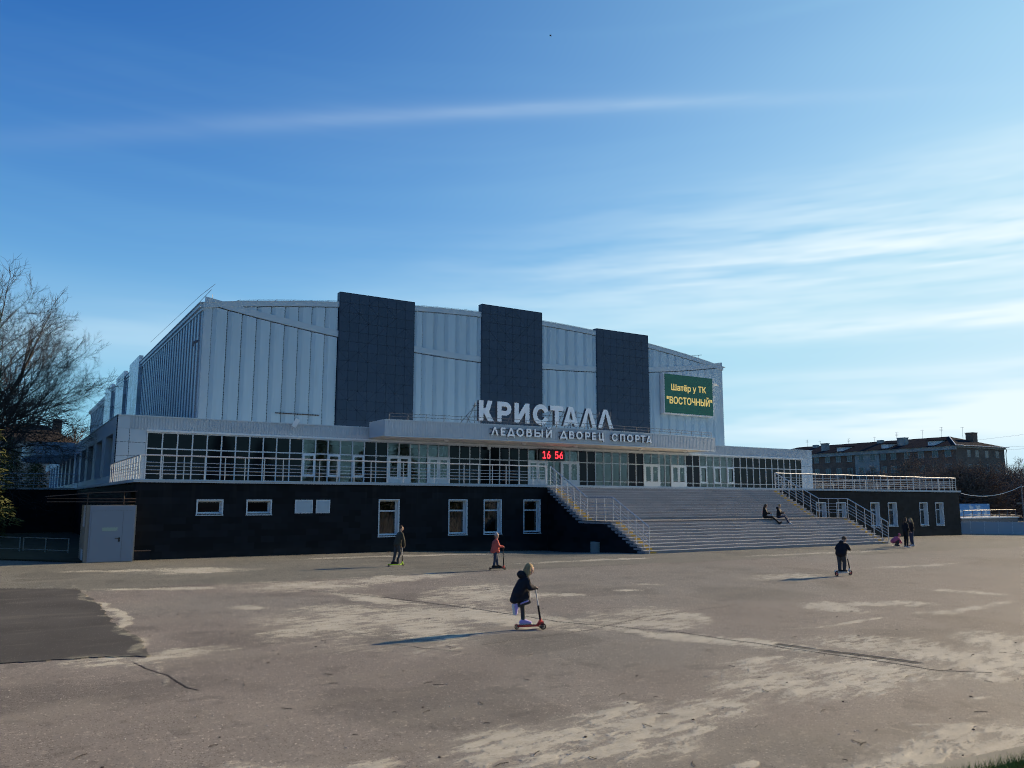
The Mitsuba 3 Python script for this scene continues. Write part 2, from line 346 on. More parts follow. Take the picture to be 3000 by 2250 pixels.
def struct(key, mesh, m, label=None, smooth=False, kind="structure", cat=None):
    k = nk(key)
    scene[k] = mikit.ply(mesh, m, smooth)
    labels[k] = {"kind": kind, **({"label": label} if label else {}), **({"category": cat} if cat else {})}
    return k


def part(parent, name, mesh, m, smooth=False, label=None, kind=None, to_world=None):
    k = nk(f"{parent}__{name}")
    d = mikit.ply(mesh, m, smooth)
    if to_world is not None:
        d = {**d, "to_world": to_world}
    scene[k] = d
    if label or kind:
        labels[k] = {**({"label": label} if label else {}), **({"kind": kind} if kind else {})}
    return k


_cache = {}


def M4(a):
    return T(np.asarray(a, float).tolist())


def bx(parent, name, m, x0, x1, y0, y1, z0, z1, label=None, rot=0.0, about=None):
    """One box as one part, sharing a unit-cube ply per material."""
    if ("box", m) not in _cache:
        _cache["box", m] = mikit.ply(trimesh.creation.box((1, 1, 1)), m, False)
    k = nk(f"{parent}__{name}") if parent else nk(name)
    a = np.eye(4)
    a[0, 0], a[1, 1], a[2, 2] = x1 - x0, y1 - y0, z1 - z0
    a[:3, 3] = (x0 + x1) / 2, (y0 + y1) / 2, (z0 + z1) / 2
    if rot:
        a = trimesh.transformations.rotation_matrix(rot, [0, 0, 1], about) @ a
    scene[k] = {**_cache["box", m], "to_world": M4(a)}
    if label:
        labels[k] = {"label": label}
    return k


def tube_matrix(p, q, r):
    p, q = np.asarray(p, float), np.asarray(q, float)
    d = q - p
    L = np.linalg.norm(d)
    w = d / L
    u = np.cross([0, 0, 1.0] if abs(w[2]) < 0.9 else [1.0, 0, 0], w)
    u /= np.linalg.norm(u)
    v = np.cross(w, u)
    a = np.eye(4)
    a[:3, 0], a[:3, 1], a[:3, 2], a[:3, 3] = u * r, v * r, w * L, (p + q) / 2
    return a


def rod(parent, name, m, p, q, r, n=8):
    if ("rod", m, n) not in _cache:
        _cache["rod", m, n] = mikit.ply(trimesh.creation.cylinder(1.0, 1.0, sections=n), m, 40)
    k = nk(f"{parent}__{name}")
    scene[k] = {**_cache["rod", m, n], "to_world": M4(tube_matrix(p, q, r))}
    return k


def cat(ms):
    return trimesh.util.concatenate([x for x in ms if x is not None])


def box(x0, x1, y0, y1, z0, z1):
    b = trimesh.creation.box((x1 - x0, y1 - y0, z1 - z0))
    b.apply_translation(((x0 + x1) / 2, (y0 + y1) / 2, (z0 + z1) / 2))
    return b


def tube(p, q, r, n=6):
    c = trimesh.creation.cylinder(1.0, 1.0, sections=n)
    c.apply_transform(tube_matrix(p, q, r))
    return c


def path_tube(pts, r, n=6):
    return cat([tube(a, b, r, n) for a, b in zip(pts[:-1], pts[1:])])


def ext_xz(poly, y0, y1):
    """Polygon in x,z extruded from y0 to y1."""
    ms = []
    for g in getattr(poly, "geoms", [poly]):
        if g.is_empty or g.area < 1e-7:
            continue
        e = trimesh.creation.extrude_polygon(g, y1 - y0, engine="earcut")
        v = np.array(e.vertices)
        e.vertices = np.stack([v[:, 0], y1 - v[:, 2], v[:, 1]], -1)
        ms.append(e)
    return cat(ms)


def ext_yz(poly, x0, x1):
    e = trimesh.creation.extrude_polygon(poly, x1 - x0, engine="earcut")
    v = np.array(e.vertices)
    e.vertices = np.stack([x0 + v[:, 2], v[:, 0], v[:, 1]], -1)
    return e


def grid_mesh(xs, ys, zf):
    X, Y = np.meshgrid(xs, ys, indexing="ij")
    v = np.stack([X, Y, zf(X, Y)], -1).reshape(-1, 3)
    n, m = len(xs), len(ys)
    i = (np.arange(n - 1)[:, None] * m + np.arange(m - 1)[None]).ravel()
    return trimesh.Trimesh(v, np.vstack([np.stack([i, i + m, i + m + 1], 1), np.stack([i, i + m + 1, i + 1], 1)]), process=False)


# ------------------------------------------------------------------ ground
def gz(x, y):
    x, y = np.asarray(x, float), np.asarray(y, float)
    e = np.interp(x, [-30, 0, 12, 16, 22, 42, 58, 66, 120], [0.02, -0.03, -0.04, -0.13, -0.28, -0.20, -0.22, -0.27, -0.3])
    t = np.clip((y + 8.6) / 8.0, 0, 1)
    far = np.clip((x - 46) / 14, 0, 1) * np.clip((y + 16) / 10, 0, 1)
    return e * np.maximum(t * t * (3 - 2 * t), far)


gx = np.concatenate([[-900, -500, -300, -180, -110, -70, -50], np.arange(-40, 101, 1.0), [110, 130, 160, 220, 320, 500, 900]])
gy = np.concatenate([[-900, -500, -300, -180, -110, -80, -60], np.arange(-50, 11, 1.0), [14, 20, 30, 45, 70, 110, 160, 240, 350, 550, 900]])
struct("plaza", grid_mesh(gx, gy, gz), "m_ground", "worn pinkish asphalt square with drifts of pale sand in front of the steps", smooth=True)
ring = [(-30, -10.6), (-4.84, -10.9), (-2.95, -12.1), (-2.75, -16.5), (-2.83, -19.7), (-2.62, -22.3), (-2.72, -24.35), (-3.6, -23.95), (-4.83, -23.75), (-30, -23.6)]
rp = []
for a, b in zip(ring, ring[1:] + ring[:1]):
    n_ = max(2, int(math.dist(a, b) / 0.12)) if abs(a[0]) < 8 and abs(b[0]) < 8 else 3
    for t in np.linspace(0, 1, n_, endpoint=False):
        w_ = 0.07 if n_ > 3 else 0
        rp.append((a[0] + (b[0] - a[0]) * t + nrg.normal(0, w_ * 0.5), a[1] + (b[1] - a[1]) * t + nrg.normal(0, w_ * 0.5)))
pp = trimesh.creation.extrude_polygon(Polygon(rp).buffer(0), 0.016, engine="earcut")
struct("asphalt_patch", pp, "m_patch", "darker rectangle of newer asphalt at the edge of the square")
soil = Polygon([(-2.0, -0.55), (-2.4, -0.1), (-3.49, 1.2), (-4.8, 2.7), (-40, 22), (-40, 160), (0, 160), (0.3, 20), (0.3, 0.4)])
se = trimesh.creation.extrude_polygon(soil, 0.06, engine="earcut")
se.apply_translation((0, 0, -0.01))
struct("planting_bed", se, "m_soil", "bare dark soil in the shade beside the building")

# ------------------------------------------------------------------ the arena
A = thing("sports_arena", "large ice arena with grey metal panels, three dark tiled slabs and a black stone plinth", "arena")
TZ, XR, YG, YH = 3.5, 65.15, 12.0, 18.1
XH0, XH1, XC = 5.88, 55.9, 30.89


def zroof(x):
    return 16.06 + 2.08 * (1 - ((x - XC) / (XC - XH0)) ** 2)


def zband(x):
    return 16.0 - 2.12 * (1 - ((x - XC) / (XC - XH0)) ** 2)


# plinth walls with openings
SMALL = [(2.63, 3.72, 1.96, 2.56), (4.87, 5.97, 1.96, 2.56)]
VENT = [(7.14, 8.02, 1.95, 2.6), (8.19, 8.9, 1.95, 2.6)]
TALL = [(11.55, 12.62, 0.8, 2.6), (15.6, 16.67, 0.8, 2.6), (17.8, 18.87, 0.8, 2.6), (20.42, 21.5, 0.8, 2.6),
        (46.15, 47.2, 0.66, 2.47), (48.5, 49.55, 0.66, 2.47), (52.68, 53.73, 0.66, 2.46), (54.96, 56.02, 0.66, 2.46), (59.24, 60.3, 0.66, 2.46), (61.52, 62.6, 0.66, 2.46)]
wallp = sbox(0, -0.6, XR, 3.36)
for r in SMALL + TALL:
    wallp = wallp.difference(sbox(r[0], r[2], r[1], r[3]))
part(A, "plinth_wall", ext_xz(wallp, 0.0, 0.34), "m_stone", label="black stone plinth wall")
part(A, "plinth_side", cat([box(0.0, 0.34, 0.342, 34.0, -0.6, 3.36), box(XR - 0.34, XR, 0.342, 46.0, -0.6, 3.36), box(0.34, XR - 0.34, 0.9, 1.0, -0.6, 3.3),
                            box(-30, 0.0, 34.0, 34.3, -0.6, 3.36)]), "m_stone")
slab = Polygon([(-0.12, -0.12), (XR + 0.14, -0.12), (XR + 0.14, 46), (0.0, 60), (-30, 60), (-30, 33.88), (-0.12, 33.88)])
sl = trimesh.creation.extrude_polygon(slab, 0.14, engine="earcut")
sl.apply_translation((0, 0, 3.36))
part(A, "terrace_slab", sl, "m_slab")
part(A, "gutter", box(-0.14, XR + 0.16, -0.135, -0.122, 3.44, 3.503), "m_trim")


def window(r, kind):
    x0, x1, z0, z1 = r
    w = nk(f"{A}__window")
    fw = 0.055
    part(w, "frame", cat([box(x0 - 0.05, x1 + 0.05, -0.03, 0.0, z1, z1 + 0.05), box(x0 - 0.05, x0, -0.03, 0.0, z0 - 0.05, z1), box(x1, x1 + 0.05, -0.03, 0.0, z0 - 0.05, z1),
                          box(x0, x0 + 0.02, 0.0, 0.3, z0, z1), box(x1 - 0.02, x1, 0.0, 0.3, z0, z1), box(x0 + 0.02, x1 - 0.02, 0.0, 0.3, z1 - 0.02, z1), box(x0 + 0.02, x1 - 0.02, 0.0, 0.3, z0, z0 + 0.02),
                          box(x0 + 0.02, x0 + 0.02 + fw, 0.26, 0.31, z0 + 0.02, z1 - 0.02), box(x1 - 0.02 - fw, x1 - 0.02, 0.26, 0.31, z0 + 0.02, z1 - 0.02),
                          box(x0 + 0.02 + fw, x1 - 0.02 - fw, 0.26, 0.31, z1 - 0.02 - fw, z1 - 0.02), box(x0 + 0.02 + fw, x1 - 0.02 - fw, 0.26, 0.31, z0 + 0.02, z0 + 0.02 + fw)] +
                         ([box(x0 + 0.02 + fw, x1 - 0.02 - fw, 0.255, 0.315, z1 - 0.60, z1 - 0.52)] if kind else [])), "m_white")
    part(w, "sill", box(x0 - 0.07, x1 + 0.07, -0.06, 0.02, z0 - 0.09, z0 - 0.052), "m_white")
    zs = [(z0 + 0.06, z1 - 0.60), (z1 - 0.52, z1 - 0.06)] if kind else [(z0 + 0.06, z1 - 0.06)]
    for a, b in zs:
        bx(w, "pane", "m_glass" if kind else "m_dark_glass", x0 + 0.06, x1 - 0.06, 0.278, 0.292, a, b)
    if kind:
        cx_ = np.linspace(x0 + 0.02, x1 - 0.02, 40)
        cy_ = 0.42 + 0.035 * np.sin(cx_ * 38) + 0.015 * np.sin(cx_ * 17 + x0)
        cv = np.concatenate([np.c_[cx_, cy_, np.full(40, z0)], np.c_[cx_, cy_, np.full(40, z1 - 0.3 * ((x0 * 7) % 1))]])
        ci = np.arange(39)
        part(w, "curtain", trimesh.Trimesh(cv, np.vstack([np.c_[ci, ci + 1, ci + 41], np.c_[ci, ci + 41, ci + 40]]), process=False), "m_curtain", smooth=True)


for r in SMALL:
    window(r, 0)
for r in TALL:
    window(r, 1)
for x0, x1, z0, z1 in VENT:
    v = nk(f"{A}__vent")
    part(v, "frame", cat([box(x0, x1, -0.05, 0.0, z1 - 0.04, z1), box(x0, x1, -0.05, 0.0, z0, z0 + 0.04), box(x0, x0 + 0.04, -0.05, 0.0, z0 + 0.04, z1 - 0.04), box(x1 - 0.04, x1, -0.05, 0.0, z0 + 0.04, z1 - 0.04)]), "m_white")
    zz = z0 + 0.05
    while zz < z1 - 0.07:
        e = ext_yz(Polygon([(-0.045, zz), (-0.005, zz + 0.045), (-0.005, zz + 0.055), (-0.045, zz + 0.012)]), x0 + 0.04, x1 - 0.04)
        part(v, "slat", e, "m_white")
        zz += 0.048

# glazed wall of the upper storey
cols, kinds = [], []
mod, nar = 0.8345, 0.668
seq = ["dark"] * 11 + ["win", "clear", "win", "clear", "win"] + ["dark"] * 2 + ["door", "door", "nar", "nar", "door", "door"] + ["dark"] * 8 + ["door", "door", "nar", "nar", "door", "door"] + \
      ["purple"] * 2 + ["clear"] * 4 + ["purple"] * 2 + ["door", "door", "nar", "nar", "door", "door"] + ["purple"] * 2 + ["win", "clear", "win", "clear", "win"] + ["dark"] * 11
x = 1.95
xs_ = [x]
for s in seq:
    x += nar if s == "nar" else mod
    xs_.append(x)
sc_ = (59.83 - 1.95) / (xs_[-1] - xs_[0])
xs_ = [1.95 + (v - 1.95) * sc_ for v in xs_]
Z0, ZA, ZB, ZT = 3.68, 4.10, 5.56, 6.50
mw = 0.035
for i, xx in enumerate(xs_):
    bx(A, "mullion", "m_frame", xx - mw, xx + mw, YG - 0.05, YG + 0.06, Z0 - 0.1, ZT)
for za in (ZT, ZB):
    bx(A, "transom", "m_frame", xs_[0] - mw, xs_[-1] + mw, YG - 0.053, YG + 0.055, za - 0.035, za + 0.035)
bx(A, "base_trim", "m_slab", xs_[0] - mw, xs_[-1] + mw, YG - 0.12, YG + 0.1, 3.502, Z0)
i = 0
doors = []
while i < len(seq):
    x0, x1 = xs_[i] + mw, xs_[i + 1] - mw
    s = seq[i]
    gm = {"dark": "m_dark_glass", "purple": "m_purple_glass"}.get(s, "m_glass")
    dz = 0.004 * ((i * 7) % 3)
    bx(A, "glass_pane", gm, x0, x1, YG + dz, YG + dz + (0.012 if gm != "m_glass" else 0.012), ZB + 0.035, ZT - 0.035)
    if s == "door":
        if not doors or doors[-1][1] == 2:
            doors.append([i, 1])
        else:
            doors[-1][1] = 2
    else:
        bx(A, "transom", "m_frame", x0, x1, YG - 0.045, YG + 0.05, ZA - 0.025, ZA + 0.025)
        bx(A, "glass_pane", gm, x0, x1, YG + dz, YG + dz + 0.012, Z0 + 0.01, ZA - 0.025)
        bx(A, "glass_pane", gm, x0, x1, YG + dz, YG + dz + 0.012, ZA + 0.025, ZB - 0.035)
        if s == "win":
            w = nk(f"{A}__casement")
            t = 0.10
            part(w, "frame", cat([box(x0, x1, YG - 0.075, YG - 0.052, ZB - 0.035 - t, ZB - 0.035), box(x0, x1, YG - 0.075, YG - 0.052, ZA + 0.025, ZA + 0.025 + t),
                                  box(x0, x0 + t, YG - 0.075, YG - 0.052, ZA + 0.025 + t, ZB - 0.035 - t), box(x1 - t, x1, YG - 0.075, YG - 0.052, ZA + 0.025 + t, ZB - 0.035 - t)]), "m_white")
            rod(w, "handle", "m_steel", (x0 + 0.05, YG - 0.09, 4.75), (x0 + 0.05, YG - 0.09, 4.9), 0.012)
    i += 1
for i0, _ in doors:
    d = nk(f"{A}__door")
    xa, xm, xb = xs_[i0], xs_[i0 + 1], xs_[i0 + 2]
    part(d, "frame", cat([box(xa - 0.06, xa + 0.06, YG - 0.09, YG - 0.054, 3.682, ZB), box(xb - 0.06, xb + 0.06, YG - 0.09, YG - 0.054, 3.682, ZB), box(xa - 0.06, xb + 0.06, YG - 0.09, YG - 0.054, ZB, ZB + 0.06)]), "m_white")
    for s_, (l0, l1) in enumerate(((xa + 0.065, xm - 0.008), (xm + 0.008, xb - 0.065))):
        t = 0.125
        part(d, "leaf", cat([box(l0, l1, YG - 0.085, YG - 0.055, 3.69, 4.18), box(l0, l1, YG - 0.085, YG - 0.055, ZB - 0.16, ZB - 0.01), box(l0, l0 + t, YG - 0.085, YG - 0.055, 4.18, ZB - 0.16),
                             box(l1 - t, l1, YG - 0.085, YG - 0.055, 4.18, ZB - 0.16)]), "m_white")
        bx(d, "pane", "m_glass", l0 + t, l1 - t, YG - 0.074, YG - 0.064, 4.18, ZB - 0.16)
        bx(d, "kick_panel", "m_white", l0 + 0.09, l1 - 0.09, YG - 0.092, YG - 0.0855, 3.76, 4.10)
        if s_:
            rod(d, "handle", "m_steel", (l0 + 0.06, YG - 0.13, 4.2), (l0 + 0.06, YG - 0.13, 4.75), 0.016)
            bx(d, "sticker", "m_plate", (l0 + l1) / 2 - 0.12, (l0 + l1) / 2 + 0.12, YG - 0.0765, YG - 0.0745, 4.95, 5.04)
# lobby behind the glass
xl0, xl1 = xs_[0] - 0.3, xs_[-1] + 0.3
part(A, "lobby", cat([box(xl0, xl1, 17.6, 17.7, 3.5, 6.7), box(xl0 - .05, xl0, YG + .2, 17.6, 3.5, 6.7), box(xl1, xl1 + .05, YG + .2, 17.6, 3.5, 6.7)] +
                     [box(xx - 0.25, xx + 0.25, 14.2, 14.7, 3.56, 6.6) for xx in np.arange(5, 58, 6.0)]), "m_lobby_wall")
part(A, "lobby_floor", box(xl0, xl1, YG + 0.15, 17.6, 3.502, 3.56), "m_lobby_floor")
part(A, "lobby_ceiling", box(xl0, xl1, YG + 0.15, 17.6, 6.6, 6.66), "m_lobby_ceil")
# wing: corner piers, ribbed parapet
XW0, XW1 = 0.34, 61.41
ZW = 7.47
for n_, (x0, x1) in enumerate(((XW0, xs_[0] - mw), (xs_[-1] + mw, XW1))):
    w_ = nk(f"{A}__pier")
    part(w_, "core", box(x0 + 0.01, x1 - 0.01, YG + 0.02, YG + 0.5, 3.502, ZW - 0.02), "m_seam")
    zz = np.linspace(3.52, ZW, 6)
    xm = x0 + (x1 - x0) * (0.42 if n_ == 0 else 0.58)
    for za, zb in zip(zz[:-1], zz[1:]):
        for xa, xb in ((x0, xm), (xm, x1)):
            if zb > 6.6 and ((n_ == 0 and xa == xm) or (n_ == 1 and xa == x0)):
                zb2 = min(zb, 6.66)
                if zb2 - za < 0.1:
                    continue
                bx(w_, "panel", "m_panel_b", xa + 0.012, xb - 0.012, YG - 0.03, YG + 0.019, za + 0.012, zb2)
            else:
                bx(w_, "panel", "m_panel_b", xa + 0.012, xb - 0.012, YG - 0.03, YG + 0.019, za + 0.012, zb - 0.012)


def ribbed(xa, xb, z0, z1, yf, pitch=0.165, depth=0.028):
    pts = []
    n = int((xb - xa) / pitch)
    for k in range(n):
        b = xa + (xb - xa) * k / n
        w = (xb - xa) / n
        for f, o in ((0.0, 0), (0.45, 0), (0.58, 1), (0.87, 1)):
            pts.append((b + f * w, yf(b + f * w) - depth * o))
    pts.append((xb, yf(xb)))
    P_ = np.array(pts)
    v = np.concatenate([np.c_[P_, np.full(len(P_), z0)], np.c_[P_, np.full(len(P_), z1)]])
    m = len(P_)
    i = np.arange(m - 1)
    return trimesh.Trimesh(v, np.vstack([np.c_[i, i + 1, i + 1 + m], np.c_[i, i + 1 + m, i + m]]), process=False)


xm0, xm1 = XW0 + (xs_[0] - mw - XW0) * 0.42, xs_[-1] + mw + (XW1 - xs_[-1] - mw) * 0.58
part(A, "parapet_sheet", ribbed(xm0, xm1, 6.66, ZW - 0.06, lambda x: YG - 0.04), "m_sheet", label="ribbed grey metal parapet of the lower storey")
part(A, "parapet_core", box(XW0 + 0.02, XW1 - 0.02, YG + 0.0, YG + 0.4, 6.665, ZW - 0.01), "m_sheet")
part(A, "coping", box(XW0 - 0.04, XW1 + 0.04, YG - 0.1, YG + 0.5, ZW - 0.06, ZW), "m_trim")
part(A, "window_head", box(xs_[0] - 0.06, xs_[-1] + 0.06, YG - 0.16, YG + 0.05, 6.545, 6.655), "m_white")
# wing sides and flat roof
wl = box(XW0 + 0.6, XW0 + 0.8, YG + 0.502, 101, 3.502, 6.5)
ribs = [box(XW0, XW0 + 0.6, YG + 0.502, 101, 6.5, ZW - 0.03), box(XW0, XW0 + 0.6, YG + 0.502, 101, 3.502, 4.0)]
for k in range(13):
    ya = YG + 0.502 if k == 0 else 11.9 + 6.0 * k
    ribs.append(box(XW0, XW0 + 0.6, ya, 13.9 + 6.0 * k, 4.0, 6.5))
part(A, "side_wall", cat([wl] + ribs), "m_side")
for k in range(9):
    wk = nk(f"{A}__side_window")
    bx(wk, "pane", "m_dark_glass", XW0 + 0.56, XW0 + 0.598, 14.5 + 6 * k, 17.3 + 6 * k, 4.1, 6.0)
    part(wk, "frame", cat([box(XW0 + 0.5, XW0 + 0.597, 15.86 + 6 * k, 15.94 + 6 * k, 4.05, 6.05), box(XW0 + 0.5, XW0 + 0.597, 14.42 + 6 * k, 17.38 + 6 * k, 6.0, 6.08)]), "m_white")
part(A, "side_wall", box(XW1 - 0.3, XW1 - 0.001, YG + 0.502, 90, 3.502, ZW - 0.03), "m_panel_b")
part(A, "flat_roof", box(XW0 - 0.04, XW1 + 0.04, YG + 0.502, 101.5, ZW - 0.028, ZW - 0.002), "m_trim")
# the hall
xx = np.linspace(XH0, XH1, 61)
poly = Polygon([(XH0, 3.6)] + [(a, zroof(a) - 0.05) for a in xx] + [(XH1, 3.6)])
part(A, "hall_core", ext_xz(poly, YH + 0.01, 101), "m_seam")
SL = [(15.49, 21.62, 18.10), (27.80, 33.80, 18.79), (39.85, 45.96, 18.10)]


def panel(x0, x1, zb, zt, flip=False):
    """One standing-seam cladding panel: a slanted flank beside the seam, then the flat face."""
    b = [x0 + 0.034, x0 + 0.32, x1 - 0.034]
    off = [0.0, 0.11, 0.11]
    v, f = [], []
    for a, o in zip(b, off):
        v += [(a, YH - 0.02 - o, zb(a) if callable(zb) else zb), (a, YH - 0.02 - o, zt(a))]
    v += [(b[0], YH + 0.005, v[0][2]), (b[0], YH + 0.005, v[1][2]), (b[2], YH + 0.005, v[4][2]), (b[2], YH + 0.005, v[5][2])]
    for q in ((0, 2, 3, 1), (2, 4, 5, 3), (6, 0, 1, 7), (4, 8, 9, 5)):
        f += [(q[0], q[1], q[2]), (q[0], q[2], q[3])]
    return trimesh.Trimesh(np.array(v), np.array(f), process=False)


edges = [XH0 + 0.5] + [6.42 + k for k in range(1, 49)] + [55.42]
for a, b in zip(edges[:-1], edges[1:]):
    segs = [(a, b)]
    for s0, s1, _ in SL:
        segs = [q for g in segs for q in ((g[0], min(g[1], s0)), (max(g[0], s1), g[1])) if q[1] - q[0] > 0.36]
        segs = sorted(set(segs))
    for g in segs:
        part(A, "facade_panel", panel(g[0], g[1], 7.2, lambda q: zband(q) - 0.07), "m_panel")
        mid_ = (g[0] + g[1]) / 2
        if max(zroof(q) - zband(q) for q in g) > 0.98:
            part(A, "facade_panel", panel(g[0], g[1], lambda q: zband(q) + 0.46, lambda q: max(zroof(q) - 0.42, zband(q) + 0.462)), "m_panel")
for s0, s1 in ((XH0 - 0.04, XH0 + 0.5), (55.42, XH1 + 0.04)):
    bx(A, "corner_trim", "m_trim", s0, s1, YH - 0.10, YH + 0.009, 7.2, 15.98)


def strip(zb, zt, y0, y1, x0=XH0 - 0.12, x1=XH1 + 0.12, n=80):
    q = np.linspace(x0, x1, n)
    return ext_xz(Polygon([(a, zb(a)) for a in q] + [(a, zt(a)) for a in q[::-1]]), y0, y1)


part(A, "curved_band", strip(lambda a: zband(a), lambda a: zband(a) + 0.48, YH - 0.16, YH - 0.004, XH0 + 0.0, XH1 - 0.0), "m_trim", label="downward curved pale band across the hall front")
part(A, "roof_fascia", strip(lambda a: zroof(a) - 0.37, lambda a: zroof(a) - 0.02, YH - 0.19, YH - 0.006), "m_trim")
part(A, "hall_roof", strip(lambda a: zroof(a) - 0.018, lambda a: zroof(a) + 0.03, YH - 0.215, 101.3, XH0 - 0.4, XH1 + 0.4), "m_trim")
part(A, "eaves", cat([box(XH0 - 0.32, XH0 - 0.0, YH - 0.1, 101.2, 15.72, 15.98), box(XH0 - 0.2, XH0 - 0.005, YH - 0.08, 101.2, 15.5, 15.70)]), "m_trim")
part(A, "snow_guard", cat([tube((a, YH + 0.05, zroof(a) + 0.03), (a + 0.25, YH + 0.05, zroof(a + 0.25) + 0.16), 0.015, 5) for a in np.arange(8, 54, 1.3)] +
                          [tube((a, YH + 0.05, zroof(a) + 0.14), (a + 1.6, YH + 0.05, zroof(a + 1.6) + 0.14), 0.012, 5) for a in np.arange(8, 53, 1.6)]), "m_steel_dark")
# left flank of the hall
fl = []
pm = cat([box(-0.06, 0.0, 0.30, 0.975, 0, 1), ext_yz(Polygon([(0.025, 0), (0.30, 0), (0.30, 1), (0.025, 1)]), -0.02, 0.0)])
fm = trimesh.Trimesh(np.array([(-0.03, 0.16, 0), (-0.14, 0.45, 0), (-0.14, 0.86, 0), (-0.03, 0.16, 1), (-0.14, 0.45, 1), (-0.14, 0.86, 1), (0, 0.16, 0), (0, 0.16, 1), (0, 0.86, 0), (0, 0.86, 1)]),
                     np.array([(1, 0, 3), (1, 3, 4), (2, 1, 4), (2, 4, 5), (0, 6, 7), (0, 7, 3), (8, 2, 5), (8, 5, 9)]), process=False)
pd_ = mikit.ply(fm, "m_panel", False)
LS = [(46.6, 53.7), (58.05, 65.35), (70.1, 77.5)]
for k in range(76):
    y = 18.65 + 1.086 * k
    if y > 100.0 or any(a - 1.0 < y < b for a, b in LS):
        continue
    a = np.diag([1.0, 1.086, 15.7 - 7.2, 1.0])
    a[:3, 3] = XH0, y, 7.2
    scene[nk(f"{A}__side_panel")] = {**pd_, "to_world": M4(a)}
    bx(A, "side_shade_rib", "m_shade_rib", XH0 - 0.19, XH0 - 0.002, y - 0.03, y + 0.03, 7.2, 15.7)  # added rib, painted dark in place of a shadow gap
bx(A, "corner_trim", "m_trim", XH0 - 0.10, XH0 - 0.002, YH + 0.012, YH + 0.53, 7.2, 15.98)
for a, b in LS:
    part(A, "side_slab", box(XH0 - 0.42, XH0 - 0.05, a, b, 7.2, 16.68), "m_tile_side")
# three tiled slabs on the front
YS = 17.85
for si, (s0, s1, zt) in enumerate(SL):
    S = nk(f"{A}__tiled_slab")
    labels[S] = {"label": "dark grey slab of square tiles rising above the roof line"}
    part(S, "back", box(s0 + 0.01, s1 - 0.01, YS + 0.02, YH + 0.3, 7.2, zt - 0.01), "m_tile_back")
    part(S, "edge", cat([box(s0 - 0.03, s0 + 0.008, YS - 0.01, YH + 0.32, 7.2, zt), box(s1 - 0.008, s1 + 0.03, YS - 0.01, YH + 0.32, 7.2, zt), box(s0 - 0.03, s1 + 0.03, YS - 0.02, YH + 0.33, zt, zt + 0.05)]), "m_tile0")
    n = 8
    w = (s1 - s0 - 0.02) / n
    rows = int(round((zt - 7.75) / w))
    h = (zt - 7.75) / rows
    r_ = random.Random(31 + si)
    for c in range(n):
        for r in range(rows):
            x0, z0 = s0 + 0.01 + c * w, 7.75 + r * h
            g = 0.010
            sq = [(x0 + g, z0 + g), (x0 + w - g, z0 + g), (x0 + w - g, z0 + h - g), (x0 + g, z0 + h - g)]
            P_ = Polygon(sq)
            ph = (c + 2 * (r // 2) + si) % 4
            cut = None
            if r_.random() < 0.52:
                cut = LineString([(x0, z0), (x0 + w, z0 + h)]) if ((c + r + (si % 2)) % 2 == 0) else LineString([(x0 + w, z0), (x0, z0 + h)])
            if cut is not None:
                P_ = P_.difference(cut.buffer(0.009))
            o = 0.008 * r_.random()
            part(S, "tile", ext_xz(P_, YS - 0.012 - o, YS + 0.015), f"m_tile{r_.randrange(3)}")

# canopy over the entrances
CX0, CX1, CZ0, CZ1 = 15.65, 45.15, 6.72, 7.785


def ycan(x):
    return 8.05 + 0.0045 * (x - 31.3) ** 2


K = nk(f"{A}__canopy")
labels[K] = {"label": "long curved entrance canopy with ribbed metal edge"}
qx = np.linspace(CX0 + 0.03, CX1 - 0.03, 50)
cp = Polygon([(a, ycan(a) + 0.06) for a in qx] + [(CX1 - 0.03, YG - 0.17), (CX0 + 0.03, YG - 0.17)])
e = trimesh.creation.extrude_polygon(cp, CZ1 - CZ0 - 0.06, engine="earcut")
e.apply_translation((0, 0, CZ0 + 0.03))
part(K, "soffit", e, "m_soffit")
part(K, "fascia", cat([ribbed(CX0, CX1, CZ0, CZ1 - 0.05, ycan, 0.175, 0.03), box(CX0, CX0 + 0.025, ycan(CX0), YG - 0.17, CZ0, CZ1 - 0.05), box(CX1 - 0.025, CX1, ycan(CX1), YG - 0.17, CZ0, CZ1 - 0.05)]), "m_sheet")
cq = Polygon([(a, ycan(a) - 0.05) for a in np.linspace(CX0 - 0.03, CX1 + 0.03, 50)] + [(CX1 + 0.03, YG - 0.16), (CX0 - 0.03, YG - 0.16)])
e = trimesh.creation.extrude_polygon(cq, 0.05, engine="earcut")
e.apply_translation((0, 0, CZ1 - 0.049))
part(K, "coping", e, "m_trim")
qq = np.linspace(CX0, CX1, 40)
pl = Polygon([(a, ycan(a) - 0.045) for a in qq] + [(a, ycan(a) + 0.05) for a in qq[::-1]])
e = trimesh.creation.extrude_polygon(pl, 0.05, engine="earcut")
e.apply_translation((0, 0, CZ0 - 0.045))
part(K, "drip_edge", e, "m_trim")
for lx, ly in ((20.8, 10.49), (27.09, 10.3), (31.82, 10.37), (38.33, 10.48), (43.24, 10.48)):
    lk = trimesh.creation.icosphere(2, 0.17)
    lk.apply_scale((1, 1, 0.6))
    lk.apply_translation((lx, ly, CZ0 - 0.02))
    part(K, "lamp", lk, "m_white_old", smooth=True)
# rail on the canopy edge
rl = []
CR = thing("roof_rail", "thin dark guard rail along the curved canopy roof edge", "railing")
px = np.linspace(CX0 + 0.3, CX1 - 0.3, 24)
for zz in (8.2, 8.0):
    part(CR, "rail", path_tube([(a, ycan(a) + 0.12, zz) for a in px], 0.018, 5), "m_steel_dark")
for a in px:
    rod(CR, "post", "m_steel_dark", (a, ycan(a) + 0.12, CZ1), (a, ycan(a) + 0.12, 8.2), 0.018, 6)
